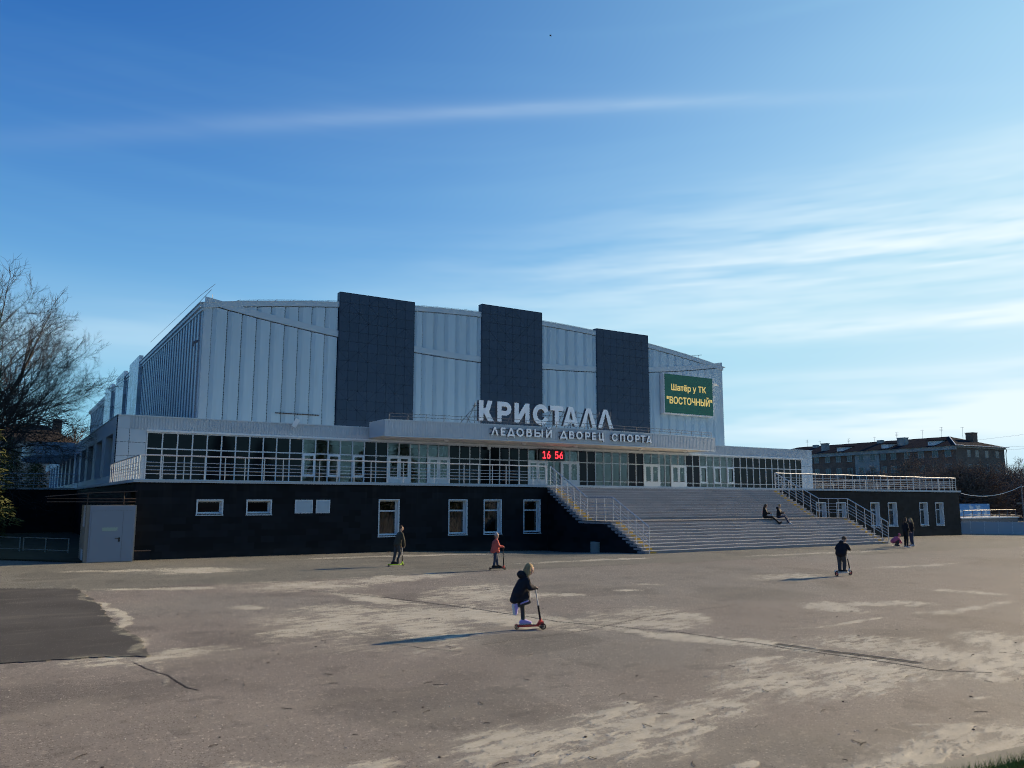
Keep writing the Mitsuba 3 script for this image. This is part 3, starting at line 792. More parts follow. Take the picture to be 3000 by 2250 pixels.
# side canopy on the left flank
sc = Polygon([(XW0, 44.2)] + [(-1.9 - 1.7 * math.sin(t), 54.6 - 10.3 * math.cos(t)) for t in np.linspace(0, math.pi, 24)] + [(XW0, 65)])
sc = sc.buffer(0)
e = trimesh.creation.extrude_polygon(sc, 1.18, engine="earcut")
e.apply_translation((0, 0, 6.53))
part(A, "side_canopy", e, "m_side", label="rounded canopy over the side entrance")

# fittings on the facade
FL = thing("flood_light", "small white floodlight tilted on the lower parapet above the dark glazing", "floodlight")
e = box(-0.14, 0.14, -0.05, 0.05, -0.28, 0.28)
e.apply_transform(trimesh.transformations.rotation_matrix(0.5, [0, 1, 0]))
e.apply_translation((10.55, YG - 0.45, 7.45))
part(FL, "housing", e, "m_white")
part(FL, "bracket", path_tube([(10.42, YG - 0.41, 7.22), (10.42, YG - 0.12, 7.16)], 0.025), "m_white_old")
SC = thing("security_camera", "small white dome camera hanging under the canopy beside the dark panes", "camera")
e = trimesh.creation.icosphere(2, 0.13)
e.apply_translation((24.92, YG - 0.35, 6.38))
part(SC, "dome", e, "m_white", smooth=True)
part(SC, "arm", box(24.86, 24.98, YG - 0.4, YG - 0.16, 6.48, 6.62), "m_white")
SC2 = thing("security_camera", "white bracket camera near the right end of the hall front above the green board", "camera")
part(SC2, "body", cat([tube((54.6, 17.7, 14.1), (54.6, 17.3, 13.95), 0.1, 10), tube((54.6, 17.95, 14.2), (54.6, 17.6, 14.1), 0.04)]), "m_white", smooth=40)
SC3 = thing("security_camera", "dark camera on the left flank corner of the hall under the roof", "camera")
part(SC3, "body", cat([tube((XH0 - 0.5, 18.7, 13.3), (XH0 - 0.1, 18.7, 13.5), 0.09, 8), tube((XH0 - 0.5, 18.65, 13.05), (XH0 - 0.5, 18.65, 13.35), 0.08, 8)]), "m_steel_dark", smooth=40)
BR = thing("bracket_bar", "long rust brown metal bar fixed across the lower facade panels", "bar")
part(BR, "bar", box(11.0, 14.2, YH - 0.2, YH - 0.14, 8.68, 8.74), "m_rust")
for xx in (11.3, 12.6, 13.9):
    bx(BR, "clip", "m_rust", xx, xx + 0.06, YH - 0.139, YH - 0.07, 8.66, 8.76)
LM = thing("lightning_rod", "thin lightning rods and wires rising from the left roof corner", "lightning rod")
part(LM, "wire", cat([tube((XH0 - 0.3, 19.5, 16.1), (XH0 + 0.35, 17.9, 17.0), 0.018, 5), tube((XH0 - 0.35, 40.0, 16.9), (XH0 - 0.3, 18.2, 16.55), 0.014, 5), tube((XH0 - 0.3, 18.2, 16.55), (XH0 + 0.6, 17.95, 17.45), 0.016, 5)]), "m_steel_dark")
part(LM, "mast", cat([tube((XH0 + 0.5, 18.2, 16.1), (XH0 + 0.5, 18.2, 16.75), 0.02, 5), tube((XH0 + 0.2, 18.2, 16.3), (XH0 + 0.9, 18.2, 16.3), 0.015, 5)]), "m_steel_dark")
RR = thing("roof_rail", "small steel safety rail on the right shoulder of the hall roof", "railing")
for zz in (0.95, 0.5):
    rod(RR, "rail", "m_steel_dark", (52.0, 20.5, zroof(52.0) + zz - 0.55), (54.6, 19.4, 17.35 + zz - 0.95), 0.022, 6)
for xx, yy in ((53.0, 20.1), (54.3, 19.55)):
    rod(RR, "post", "m_steel_dark", (xx, yy, zroof(xx) - 0.1), (xx, yy, 17.3), 0.022, 6)
GB = thing("meter_box", "small grey utility box low on the dark side of the steps", "box")
part(GB, "case", box(21.86, 22.02, -4.9, -4.3, -0.2, 0.42), "m_fence_grey")
bx(GB, "door", "m_fence_grey", 21.845, 21.859, -4.86, -4.34, -0.02, 0.38)

# ------------------------------------------------------------------ staircase
ST = thing("staircase", "wide flight of grey stone steps with a landing, leading up to the entrances", "stairs")
SX0, SX1 = 22.03, 41.84
RI = 3.5 / 23
ny = [-0.1 - 0.27 * i for i in range(13)] + [-5.9 - 0.29 * j for j in range(10)]
tops = [3.5 - RI * (i + 1) for i in range(23)]
for i in range(22):
    yb, yf, zt = ny[i], ny[i + 1], tops[i]
    Sx = nk(f"{ST}__step")
    part(Sx, "riser", box(SX0 + 0.01, SX1 - 0.01, yf + 0.03, yb + 0.33, zt - RI, zt - 0.045), "m_step")
    cuts = np.concatenate([[SX0 - 0.02], np.sort(np.linspace(SX0, SX1, 12)[1:-1] + nrg.uniform(-0.5, 0.5, 10)), [SX1 + 0.02]])
    part(Sx, "tread", cat([box(c0 + 0.004, c1 - 0.004, yf + nrg.normal(0, 0.006), yb + 0.03, zt - 0.044, zt - abs(nrg.normal(0, 0.004))) for c0, c1 in zip(cuts[:-1], cuts[1:])]), "m_landing_dimmed" if i == 12 else "m_tread")
    bx(Sx, "yellow_mark", "m_yellow", SX0 + 0.32, SX0 + 0.72, yf + 0.026, yf + 0.029, zt - RI + 0.012, zt - 0.046)
    bx(Sx, "yellow_mark", "m_yellow", SX1 - 0.62, SX1 - 0.32, yf + 0.026, yf + 0.029, zt - RI + 0.012, zt - 0.046)
prof = [(0.0, -0.6), (0.0, 3.34)]
for i in range(22):
    prof += [(ny[i] + 0.04, tops[i] + RI - 0.05), (ny[i] + 0.04, tops[i] - 0.05)]
prof += [(ny[21] - 0.25, tops[21] - 0.05), (ny[21] - 0.25, -0.6)]
for x0, x1 in ((SX0 + 0.02, SX0 + 0.2), (SX1 - 0.2, SX1 - 0.02)):
    part(ST, "side_wall", ext_yz(Polygon(prof).buffer(0), x0, x1), "m_stone", label="black stepped side wall")


def stair_rail(label, x):
    R_ = thing("stair_rail", label, "railing", None)
    P_ = [(x, -0.1, 4.58), (x, -3.65, 2.77), (x, -5.85, 2.76), (x, -8.62, 1.32)]
    off = [0, 0.33, 0.52, 0.71, 0.90]
    for k, o in enumerate(off):
        q = [(a, b, c - o) for a, b, c in P_]
        part(R_, "top_rail" if k == 0 else "bar", path_tube(q, 0.030 if k == 0 else 0.014, 8), "m_steel", smooth=40)
    for y in (-0.1, -0.66, -1.24, -1.82, -2.4, -3.0, -3.65, -4.4, -5.15, -5.85, -6.45, -7.05, -7.65, -8.2, -8.62):
        zt = np.interp(-y, [0.1, 3.65, 5.85, 8.62], [4.58, 2.77, 2.76, 1.32])
        zb = max([tops[i] for i in range(22) if ny[i + 1] <= y + 1e-6] and [min(tops[i] for i in range(22) if ny[i] >= y - 1e-6)] or [0.0])
        rod(R_, "post", "m_steel", (x, y, zb), (x, y, zt), 0.022, 8)


stair_rail("steel handrail down the left side of the wide steps", SX0 + 0.16)
stair_rail("steel handrail down the right side of the wide steps", SX1 - 0.16)


def railing(label, p, q, n, group=None, h=1.08, bars=(0.76, 0.59, 0.42, 0.25)):
    R_ = thing("terrace_rail", label, "railing", group)
    p, q = np.array(p, float), np.array(q, float)
    up = np.array([0, 0, 1.0])
    rod(R_, "top_rail", "m_steel", p + up * h, q + up * h, 0.032)
    for b in bars:
        rod(R_, "bar", "m_steel", p + up * b, q + up * b, 0.014)
    for t in np.linspace(0, 1, n):
        a = p + (q - p) * t
        rod(R_, "post", "m_steel", a, a + up * (h - 0.01), 0.024)


railing("steel terrace railing on the plinth left of the steps", (0.15, 0.12, TZ), (22.02, 0.12, TZ), 25)
railing("steel terrace railing on the plinth right of the steps", (41.9, 0.12, TZ), (65.0, 0.12, TZ), 27)
railing("short bright railing running back along the left end of the front terrace", (0.13, 0.4, TZ), (0.13, 11.8, TZ), 14)
railing("railing running back along the far right end of the terrace", (65.0, 0.4, TZ), (65.0, 40.0, TZ), 34)
railing("distant dark railing of the left side terrace behind the annex", (-16, 34.1, TZ), (0.1, 34.1, TZ), 17)

# ------------------------------------------------------------------ signs
LT = 0.235


def glyph(ch, w, t):
    def bar(x, y0=0, y1=1):
        return sbox(x, y0, x + t, y1)

    def ring(cx, cy, rx, ry):
        o = affinity.scale(Point(0, 0).buffer(1, 24), rx, ry)
        i = affinity.scale(Point(0, 0).buffer(1, 24), max(rx - t, .02), max(ry - t, .02))
        return affinity.translate(o.difference(i), cx, cy)

    def bowl(y0, y1, x1):
        ry = (y1 - y0) / 2
        o = shapely.union_all([sbox(0, y0, x1 - ry, y1), affinity.translate(affinity.scale(Point(0, 0).buffer(1, 24), ry, ry), x1 - ry, y0 + ry)])
        i = shapely.union_all([sbox(t, y0 + t * .92, x1 - ry, y1 - t * .92), affinity.translate(affinity.scale(Point(0, 0).buffer(1, 24), ry - t * .92, ry - t * .92), x1 - ry, y0 + ry)])
        return o.difference(i)

    B = sbox(0, 0, w, 1)
    if ch == "К":
        g = shapely.union_all([bar(0), LineString([(t * .4, .46), (w * .55, .54), (w - t * .62, 1.2)]).buffer(t / 2, cap_style="flat"), LineString([(w * .40, .55), (w - t * .45, -.08)]).buffer(t * .56, cap_style="flat")]).intersection(B)
    elif ch == "Р":
        g = bar(0).union(bowl(.33, 1, w))
    elif ch == "И" or ch == "Й":
        g = shapely.union_all([bar(0), bar(w - t), LineString([(t * .35, -.02), (w - t * .35, 1.02)]).buffer(t * .5, cap_style="flat").intersection(B)])
        if ch == "Й":
            arc = LineString([(w / 2 + .2 * math.cos(a), 1.34 + .2 * math.sin(a)) for a in np.linspace(math.pi * 1.05, math.pi * 1.95, 10)])
            g = g.union(arc.buffer(.07))
    elif ch == "С":
        g = ring(w / 2, .5, w / 2, .52).difference(Polygon([(w * .55, .5), (w * 1.3, .86), (w * 1.3, .14)]))
    elif ch == "О":
        g = ring(w / 2, .5, w / 2, .52)
    elif ch == "Т":
        g = sbox(0, 1 - t, w, 1).union(sbox(w / 2 - t / 2, 0, w / 2 + t / 2, 1))
    elif ch in "АЛ":
        g = Polygon([(0, 0), (w / 2 - t * .52, 1), (w / 2 + t * .52, 1), (w, 0), (w - t * 1.1, 0), (w / 2, .80), (t * 1.1, 0)])
        if ch == "А":
            g = g.union(sbox(0, .14, w, .14 + t * .85).intersection(Polygon([(0, 0), (w / 2 - t * .5, 1), (w / 2 + t * .5, 1), (w, 0)])))
    elif ch == "Е":
        g = shapely.union_all([bar(0), sbox(0, 0, w, t), sbox(0, .5 - t / 2, w * .9, .5 + t / 2), sbox(0, 1 - t, w, 1)])
    elif ch == "Д":
        g = shapely.union_all([Polygon([(w * .06, t * .8), (w / 2 - t * .5, 1), (w / 2 + t * .5, 1), (w * .94, t * .8), (w * .94 - t, t * .8), (w / 2, .74), (w * .06 + t, t * .8)]), sbox(0, 0, w, t), sbox(0, -.15, t * .8, t), sbox(w - t * .8, -.15, w, t)])
    elif ch == "В":
        g = shapely.union_all([bar(0), bowl(.48 - t * .08, 1, w * .92), bowl(0, .48 + t * .92, w)])
    elif ch == "Ы":
        g = shapely.union_all([bar(0), bowl(0, .62, w - t * 1.45), bar(w - t)])
    elif ch == "Ц":
        g = shapely.union_all([bar(0), bar(w - t * 1.6), sbox(0, 0, w, t), sbox(w - t * .8, -.2, w, t)])
    elif ch == "П":
        g = shapely.union_all([bar(0), bar(w - t), sbox(0, 1 - t, w, 1)])
    return g.buffer(0)


def sign_letters(K_, text, spans, z0, h, yfun, t, depth):
    for ch, (a, b) in zip(text, spans):
        w = (b - a) / h
        g = affinity.affine_transform(glyph(ch, w, t), [h, 0, 0, h, a, z0])
        yc = yfun((a + b) / 2)
        Lk = nk(f"{K_}__letter")
        part(Lk, "face", ext_xz(g, yc - 0.014, yc), "m_letter")
        part(Lk, "return", ext_xz(g.buffer(-0.006), yc + 0.0005, yc + depth), "m_letter_side")


def um(u0, u1, y, zmid):
    out = []
    for u in (u0, u1):
        pu = 1380 + u / 3.95
        Rr = np.cross(FWD, UPV)
        f = 2371.7
        # solve for x on the plane y at this picture column (done once, to space the letters as measured)
        d = FWD * f + Rr * (pu - 1500) - UPV * (1215 - 1125)
        out.append(EYE[0] + d[0] * (y - EYE[1]) / d[1])
    return out


BIG = [(22.17, 23.69), (23.92, 25.19), (25.44, 26.86), (27.17, 28.66), (28.75, 30.05), (30.05, 31.62), (31.82, 33.42), (33.58, 35.2)]
BIG = [tuple(um(a, b, 8.9, 0)) for a, b in ((90, 265), (303, 465), (503, 675), (715, 900), (915, 1068), (1062, 1245), (1268, 1450), (1465, 1645))]
R1 = thing("roof_sign", "big pale block letters reading КРИСТАЛЛ standing on the canopy roof", "sign")
sign_letters(R1, "КРИСТАЛЛ", BIG, 8.02, 1.44, lambda x: 8.9, 0.245, 0.26)
fx0, fx1 = BIG[0][0] - 0.3, BIG[-1][1] + 0.2
part(R1, "frame", cat([tube((fx0, 9.25, z), (fx1, 9.25, z), 0.022, 5) for z in (8.35, 8.75, 9.1)] +
                      [tube((x_, 9.28, 7.79), (x_, 9.28, 9.3), 0.024, 5) for x_ in np.linspace(fx0 + 0.2, fx1 - 0.2, 12)] +
                      [tube((x_, 9.28, 9.2), (x_, 10.6, 7.79), 0.024, 5) for x_ in np.linspace(fx0 + 0.2, fx1 - 0.2, 12)] +
                      [tube((fx0 - 1.1, 9.0, 7.79), (fx0 + 0.25, 9.2, 9.15), 0.024, 5), tube((fx0 - 0.2, 9.1, 7.79), (fx0 - 0.6, 9.1, 8.4), 0.02, 5)] +
                      [tube((sum(b) / 2, 8.92, 7.79), (sum(b) / 2, 8.92, 8.1), 0.03, 5) for b in BIG]), "m_steel_dark", label="dark steel scaffold behind the letters")
WD = [(235, 318), (345, 398), (422, 505), (525, 610), (640, 703), (733, 830), (865, 933), (1030, 1110), (1132, 1190), (1215, 1287), (1318, 1375), (1397, 1445), (1475, 1535), (1625, 1695), (1720, 1775), (1800, 1868), (1895, 1945), (1955, 2010), (2022, 2083)]
R2 = thing("wall_sign", "row of smaller raised letters reading ЛЕДОВЫЙ ДВОРЕЦ СПОРТА on the canopy edge", "sign")
sp = []
for a, b in WD:
    y = 8.0
    for _ in range(3):
        s_ = um(a, b, y, 0)
        y = ycan(sum(s_) / 2) - 0.22
    sp.append(tuple(s_))
sign_letters(R2, "ЛЕДОВЫЙДВОРЕЦСПОРТА", sp, 7.0, 0.56, lambda x: ycan(x) - 0.22, 0.21, 0.12)
for g0, g1 in ((0, 6), (7, 12), (13, 18)):
    a, b = sp[g0][0] - 0.05, sp[g1][1] + 0.05
    for zz in (7.12, 7.44):
        part(R2, "rail", path_tube([(x_, ycan(x_) - 0.075, zz) for x_ in np.linspace(a, b, 8)], 0.03, 6), "m_letter_side")
# green board
GBd = thing("billboard", "green screen board with yellow words Шатёр у ТК \"ВОСТОЧНЫЙ\" on the right of the hall front", "billboard")
bx0, bx1, bz0, bz1, by = 47.62, 53.95, 10.87, 14.6, YH - 0.62
part(GBd, "case", box(bx0 - 0.12, bx1 + 0.02, by + 0.02, YH - 0.09, bz0 - 0.1, bz1 + 0.02), "m_white_old")
part(GBd, "screen", box(bx0, bx1, by, by + 0.019, bz0, bz1), "m_board_green")


def text_at(txt, x0, x1, z0, h, y, depth=0.006, bold=True):
    t = meshkit.text_mesh(txt, 1.0, depth, bold)
    v = np.array(t.vertices)
    lo, hi = v[:, 0].min(), v[:, 0].max()
    sx = (x1 - x0) / (hi - lo)
    w = np.stack([x0 + (v[:, 0] - lo) * sx, y - v[:, 2], z0 + v[:, 1] * h], -1)
    return trimesh.Trimesh(w, t.faces, process=False)


lk_ = part(GBd, "lettering", cat([text_at('Шатёр у ТК', 48.45, 53.05, 13.08, 0.58, by - 0.001), text_at('"ВОСТОЧНЫЙ"', 47.85, 53.85, 11.78, 0.66, by - 0.001)]), "m_board_text")
scene[lk_]["emitter"] = {"type": "area", "radiance": {"type": "rgb", "value": [0.13, 0.088, 0.022]}}
# red digital clock under the canopy
CK = thing("digital_clock", "black digital clock showing 16 56 in red digits above the central doors", "clock")
part(CK, "case", box(29.34, 31.72, YG - 0.32, YG - 0.162, 5.62, 6.45), "m_clock_case")
dk = nk(f"{CK}__digits")
scene[dk] = {**mikit.ply(cat([text_at("16", 29.66, 30.36, 5.77, 0.54, YG - 0.322, bold=False), text_at("56", 30.80, 31.55, 5.77, 0.54, YG - 0.322, bold=False)]), "m_clock_case"),
             "emitter": {"type": "area", "radiance": {"type": "rgb", "value": [1.9, 0.03, 0.05]}}}

# ------------------------------------------------------------------ annex, fences and things left of the arena
AN = thing("annex", "small patched white annex with a grey metal door against the left plinth corner", "annex")
part(AN, "core", box(-1.93, -0.01, -0.82, 1.6, -0.3, 2.36), "m_annex_beige")
part(AN, "panel", box(-1.945, -1.931, -0.3, 0.5, 1.45, 2.36), "m_annex_white")
part(AN, "panel", box(-1.945, -1.931, -0.3, 0.5, -0.2, 0.5), "m_annex_white")
part(AN, "panel", box(-1.943, -1.931, -0.3, 0.5, 0.501, 1.449), "m_annex_beige")
dk_ = nk(f"{AN}__door")
part(dk_, "frame", cat([box(-1.80, -0.06, -0.845, -0.821, 2.12, 2.34), box(-1.80, -1.74, -0.845, -0.821, -0.1, 2.12), box(-0.12, -0.06, -0.845, -0.821, -0.1, 2.12)]), "m_door")
part(dk_, "leaf", box(-1.735, -0.53, -0.855, -0.825, 0.0, 2.11), "m_door")
part(dk_, "side_leaf", box(-0.52, -0.125, -0.852, -0.825, 0.0, 2.11), "m_door")
part(dk_, "handle", cat([box(-0.66, -0.60, -0.87, -0.856, 0.82, 1.0), tube((-0.63, -0.90, 0.96), (-0.80, -0.90, 0.97), 0.014, 6), tube((-0.63, -0.86, 0.96), (-0.63, -0.90, 0.96), 0.012, 6)]), "c_black")
part(dk_, "plate", box(-1.30, -0.72, -0.862, -0.856, 1.28, 1.42), "m_plate", label="faded greenish plate on the door")
part(AN, "pipe", cat([tube((-3.4, -0.5, z), (-0.02, -0.5, z), 0.022, 6) for z in (2.50, 2.63)] + [tube((-0.5, -0.5, 2.36), (-0.5, -0.5, 2.9), 0.025, 6), tube((-1.9, -0.5, 2.36), (-1.9, -0.5, 2.86), 0.025, 6)]), "m_rust")
rp_ = ext_xz(Polygon([(-0.02, 2.93), (-1.6, 2.87), (-3.4, 2.70), (-3.4, 2.73), (-1.6, 2.90), (-0.02, 2.97)]), -0.75, 1.6)
part(AN, "roof", rp_, "m_rust", label="thin rusty sheet roof")
UT = thing("utility_cover", "brownish low cabinet at the foot of the plinth beside the annex", "box")
part(UT, "case", box(0.02, 0.72, -0.22, -0.005, -0.2, 0.36), "m_roof_dark")
part(UT, "lid", box(0.0, 0.75, -0.25, -0.004, 0.36, 0.40), "m_rust")


def low_fence(label, p, q):
    Fk = thing("low_fence", label, "fence", None)
    p, q = np.array(p, float), np.array(q, float)
    for z in (0.16, 0.72):
        rod(Fk, "rail", "m_fence_grey", p + [0, 0, z], q + [0, 0, z], 0.02, 6)
    for t in (0, 0.5, 1):
        a = p + (q - p) * t
        rod(Fk, "post", "m_fence_grey", a + [0, 0, -0.05], a + [0, 0, 0.74], 0.03, 6)


low_fence("low metal fence section next to the annex", (-2.1, 5.4, 0.0), (-3.9, 8.0, 0.0))
low_fence("low metal fence section at the very edge left of the annex", (-4.05, 8.2, 0.0), (-6.6, 11.4, 0.0))


# ------------------------------------------------------------------ trees
def bare_tree(seed, height, spread, lean=(0, 0), trunk_r=0.3, levels=5, nb=(5, 4, 4, 4, 3), first=0.22, up=0.35, stems=1, twig=0.012):
    r = np.random.default_rng(seed)
    thick, thin = [], []

    def grow(p, d, L, rad, lev):
        n = 5 if lev == 0 else 3
        pts = [p]
        dirs = [d]
        for k in range(n):
            d = d + r.normal(0, 0.10 + 0.03 * lev, 3) + np.array([lean[0] * 0.05, lean[1] * 0.05, up * (0.10 if lev else 0.05)])
            d /= np.linalg.norm(d)
            p = p + d * L / n
            pts.append(p)
            dirs.append(d)
        end = rad * (0.45 if lev < levels - 1 else 0.3)
        rs = np.linspace(rad, end, n + 1)
        (thick if lev < 2 else thin).append((np.array(pts), rs, 6 if lev == 0 else 4 if lev < 3 else 3))
        if lev >= levels - 1:
            return
        m = nb[lev]
        for k in range(m):
            t = (first if lev == 0 else 0.18) + (1 - (first if lev == 0 else 0.18)) * (k + r.random()) / m
            i = min(int(t * n), n - 1)
            q = pts[i] + (pts[i + 1] - pts[i]) * (t * n - i)
            a = r.random() * 6.283
            dd = dirs[i]
            u = np.cross(dd, [0.3, 0.7, 0.2])
            u /= np.linalg.norm(u)
            v = np.cross(dd, u)
            tilt = 0.45 + 0.40 * r.random()
            nd = dd * math.cos(tilt) + (u * math.cos(a) + v * math.sin(a)) * math.sin(tilt) * spread
            nd /= np.linalg.norm(nd)
            grow(q, nd, L * (0.62 + 0.18 * r.random()) * (1.15 - 0.45 * t), max(rs[i] * 0.55, twig), lev + 1)
        grow(pts[-1], dirs[-1], L * 0.55, max(end, twig), lev + 1)

    for s in range(stems):
        a = 6.283 * s / stems + 0.5
        d0 = np.array([0.32 * math.cos(a) * (stems > 1) + lean[0], 0.32 * math.sin(a) * (stems > 1) + lean[1], 1.0])
        grow(np.array([0.25 * math.cos(a) * (stems > 1), 0.25 * math.sin(a) * (stems > 1), -0.4]), d0 / np.linalg.norm(d0), height * 0.50, trunk_r, 0)

    def mesh(segs):
        V, Fc, o = [], [], 0
        for pts, rs, n in segs:
            w = np.gradient(pts, axis=0)
            w /= np.linalg.norm(w, axis=1, keepdims=True)
            u = np.cross(w, [0.31, 0.22, 0.92])
            u /= np.linalg.norm(u, axis=1, keepdims=True)
            v = np.cross(w, u)
            th = np.arange(n) / n * 2 * math.pi
            ring_ = pts[:, None] + rs[:, None, None] * (u[:, None] * np.cos(th)[None, :, None] + v[:, None] * np.sin(th)[None, :, None])
            V.append(ring_.reshape(-1, 3))
            k = len(pts)
            i = (np.arange(k - 1)[:, None] * n + np.arange(n)[None])
            j = (np.arange(k - 1)[:, None] * n + (np.arange(n)[None] + 1) % n)
            i, j = i.ravel() + o, j.ravel() + o
            Fc.append(np.vstack([np.stack([i, j, j + n], 1), np.stack([i, j + n, i + n], 1)]))
            o += k * n
        return trimesh.Trimesh(np.concatenate(V), np.concatenate(Fc), process=False)

    return mesh(thick), mesh(thin)


def plant(name, label, proto, x, y, s=1.0, rz=0.0, z=0.0, group=None, cat_="tree", sz=None):
    t = thing(name, label, cat_, group)
    a = trimesh.transformations.rotation_matrix(rz, [0, 0, 1])
    a[:3, :3] = a[:3, :3] @ np.diag([s, s, sz or s])
    a[:3, 3] = x, y, z
    for n_, d in zip(("trunk", "crown"), proto):
        scene[f"{t}__{n_}"] = {**d, "to_world": M4(a)}
    return t


def protos(*a, far=False, **k):
    th, tn = bare_tree(*a, **k)
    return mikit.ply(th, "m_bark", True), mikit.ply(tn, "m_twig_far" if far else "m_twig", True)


big_ = protos(5, 21.0, 1.0, lean=(0.08, 0.0), trunk_r=0.34, levels=6, nb=(6, 5, 4, 4, 3, 2), first=0.30, up=0.55, stems=3, twig=0.014)
plant("bare_tree", "tall leafless tree with a wide fan of dark branches left of the arena", big_, -8.8, 29.0, 0.90, sz=0.93)
pa = protos(21, 12.0, 1.0, trunk_r=0.20, levels=5, nb=(8, 6, 5, 3), up=0.4, twig=0.03, far=True)
pb = protos(22, 10.0, 0.8, trunk_r=0.20, levels=5, nb=(8, 6, 4, 3), up=0.8, twig=0.03, far=True)
pc = protos(23, 13.0, 1.2, trunk_r=0.30, levels=5, nb=(8, 6, 5, 3), up=0.35, stems=2, twig=0.03, far=True)
pshr = protos(24, 5.0, 1.2, trunk_r=0.06, levels=4, nb=(5, 5, 4), up=0.3, stems=6, first=0.1, twig=0.012)
plant("bare_tree", "second leafless tree behind the tall one at the left edge", pa, -6.0, 46.0, 1.35, 1.0)
plant("bare_tree", "slim leafless tree between the far roof and the hall on the left", pb, 6.0, 132.0, 1.75, 2.0)
plant("bare_tree", "leafless tree behind the reddish house on the left", pa, -1.0, 156.0, 1.5, 0.5)


def conifer(seed, h, rad, z0=0.6):
    r = np.random.default_rng(seed)
    V, Fc = [], []
    for k in range(int(h * 9)):
        z = z0 + (h - z0 - 0.1) * (k / (h * 9)) ** 0.95
        R_ = rad * (1 - z / h) ** 0.8 * (0.8 + 0.4 * r.random()) + 0.1
        a0 = r.random() * 6.283
        for b in range(3):
            a = a0 + b * 2.09 + r.normal(0, 0.3)
            n = int(10 + 26 * R_)
            t = r.random(n) ** 0.7
            px_ = np.stack([np.cos(a) * R_ * t, np.sin(a) * R_ * t, z - 0.45 * R_ * t ** 2 + 0.12 * R_ * t], -1) + r.normal(0, 0.10, (n, 3)) * np.array([1, 1, 0.7])
            dd = np.stack([np.cos(a) + r.normal(0, 0.6, n), np.sin(a) + r.normal(0, 0.6, n), -0.35 + r.normal(0, 0.35, n)], -1)
            dd /= np.linalg.norm(dd, axis=1, keepdims=True)
            sd = np.cross(dd, r.normal(0, 1, (n, 3)))
            sd /= np.linalg.norm(sd, axis=1, keepdims=True)
            ln = (0.16 + 0.16 * r.random(n))[:, None]
            v = np.stack([px_ - sd * 0.035, px_ + sd * 0.035, px_ + dd * ln], 1)
            o = sum(len(q) for q in V)
            V.append(v.reshape(-1, 3))
            Fc.append(np.arange(3 * n).reshape(-1, 3) + o)
    return trimesh.Trimesh(np.concatenate(V), np.concatenate(Fc), process=False)


cn = mikit.ply(conifer(3, 9.6, 3.0), "m_needle", False)
cn2 = mikit.ply(conifer(4, 9.6, 3.0, 2.3), "m_needle", False)
ct = mikit.ply(trimesh.creation.cone(0.2, 9.4, sections=8), "m_bark", 40)
for lab, x, y, s in (("green spruce at the left edge of the square in the sun", -6.9, 5.4, 1.0), ("dark spruce in shade behind the sunlit one", -7.6, 17.5, 0.95), ("small spruce beside the side terrace on the left", -6.0, 25.0, 0.55), ("dark spruce far behind the left side terrace", -4.6, 78.0, 1.1), ("farther dark spruce behind the rounded side canopy", -1.2, 92.0, 0.95)):
    t = thing("spruce", lab, "tree")
    a = np.diag([s, s, s, 1.0])
    a[:3, 3] = x, y, 0
    scene[f"{t}__trunk"] = {**ct, "to_world": M4(a)}
    scene[f"{t}__crown"] = {**(cn2 if "in the sun" in lab else cn), "to_world": M4(a)}

tl = thing("unseen_tree_line", "unseen spruces round the square, a row mirrored in the glazing and a left group added to block skylight", "trees")
labels[tl]["kind"] = "stuff"
for k, (x, y, sc_t) in enumerate([(-62 + 9.5 * q + 3 * math.sin(q * 2.3), -78 - 8 * math.sin(q * 1.7), 1.45 + 0.35 * math.sin(q * 3.1)) for q in range(17)] +
                                 [(-13.5, 3.0, 1.5), (-15, 12.0, 1.9), (-14.5, 22, 1.7), (-19, 33, 2.1), (-16, 47, 2.0), (-22, -4, 1.8), (-23, 18, 2.0)]):  # left group, out of view, added to keep skylight off the left wall
    a = np.diag([sc_t, sc_t, sc_t, 1.0])
    a[:3, 3] = x, y, 0
    scene[f"{tl}__{k + 1:03d}"] = {**cn, "to_world": M4(a)}

# ------------------------------------------------------------------ far houses


def gable(parent, name, x0, x1, y0, y1, z0, z1, m, hip=0.0, over=0.4, along="y"):
    if along == "y":
        xm = (x0 + x1) / 2
        v = [(x0 - over, y0 - over, z0), (x1 + over, y0 - over, z0), (x1 + over, y1 + over, z0), (x0 - over, y1 + over, z0), (xm, y0 - over + hip, z1), (xm, y1 + over - hip, z1)]
        f = [(0, 1, 4), (1, 2, 5), (1, 5, 4), (2, 3, 5), (3, 0, 4), (3, 4, 5), (0, 3, 2), (0, 2, 1)]
    else:
        ym = (y0 + y1) / 2
        v = [(x0 - over, y0 - over, z0), (x1 + over, y0 - over, z0), (x1 + over, y1 + over, z0), (x0 - over, y1 + over, z0), (x0 - over + hip, ym, z1), (x1 + over - hip, ym, z1)]
        f = [(0, 1, 5), (0, 5, 4), (1, 2, 5), (2, 3, 4), (2, 4, 5), (3, 0, 4), (0, 3, 2), (0, 2, 1)]
    return trimesh.Trimesh(np.array(v, float), np.array(f), process=False)


RH = thing("red_house", "far reddish house with a brick chimney behind the branches on the left", "house")
part(RH, "wall", box(-9, 6.2, 140, 152, 0, 13.6), "m_plaster")
r_ = part(RH, "roof", gable(RH, "roof", -9, 6.2, 140, 152, 13.6, 17.2, "m_rust", hip=5.0, along="x"), "m_house_roof")
part(r_, "chimney", box(2.6, 4.2, 144, 145.6, 14.0, 18.4), "m_brick")
for k in range(6):
    w = nk(f"{RH}__window")
    bx(w, "pane", "m_pane_far", -8 + 2.4 * k, -6.8 + 2.4 * k, 139.94, 139.965, 10.6, 12.4)
    bx(w, "frame", "m_white_old", -8.1 + 2.4 * k, -6.7 + 2.4 * k, 139.97, 139.995, 10.5, 12.5)

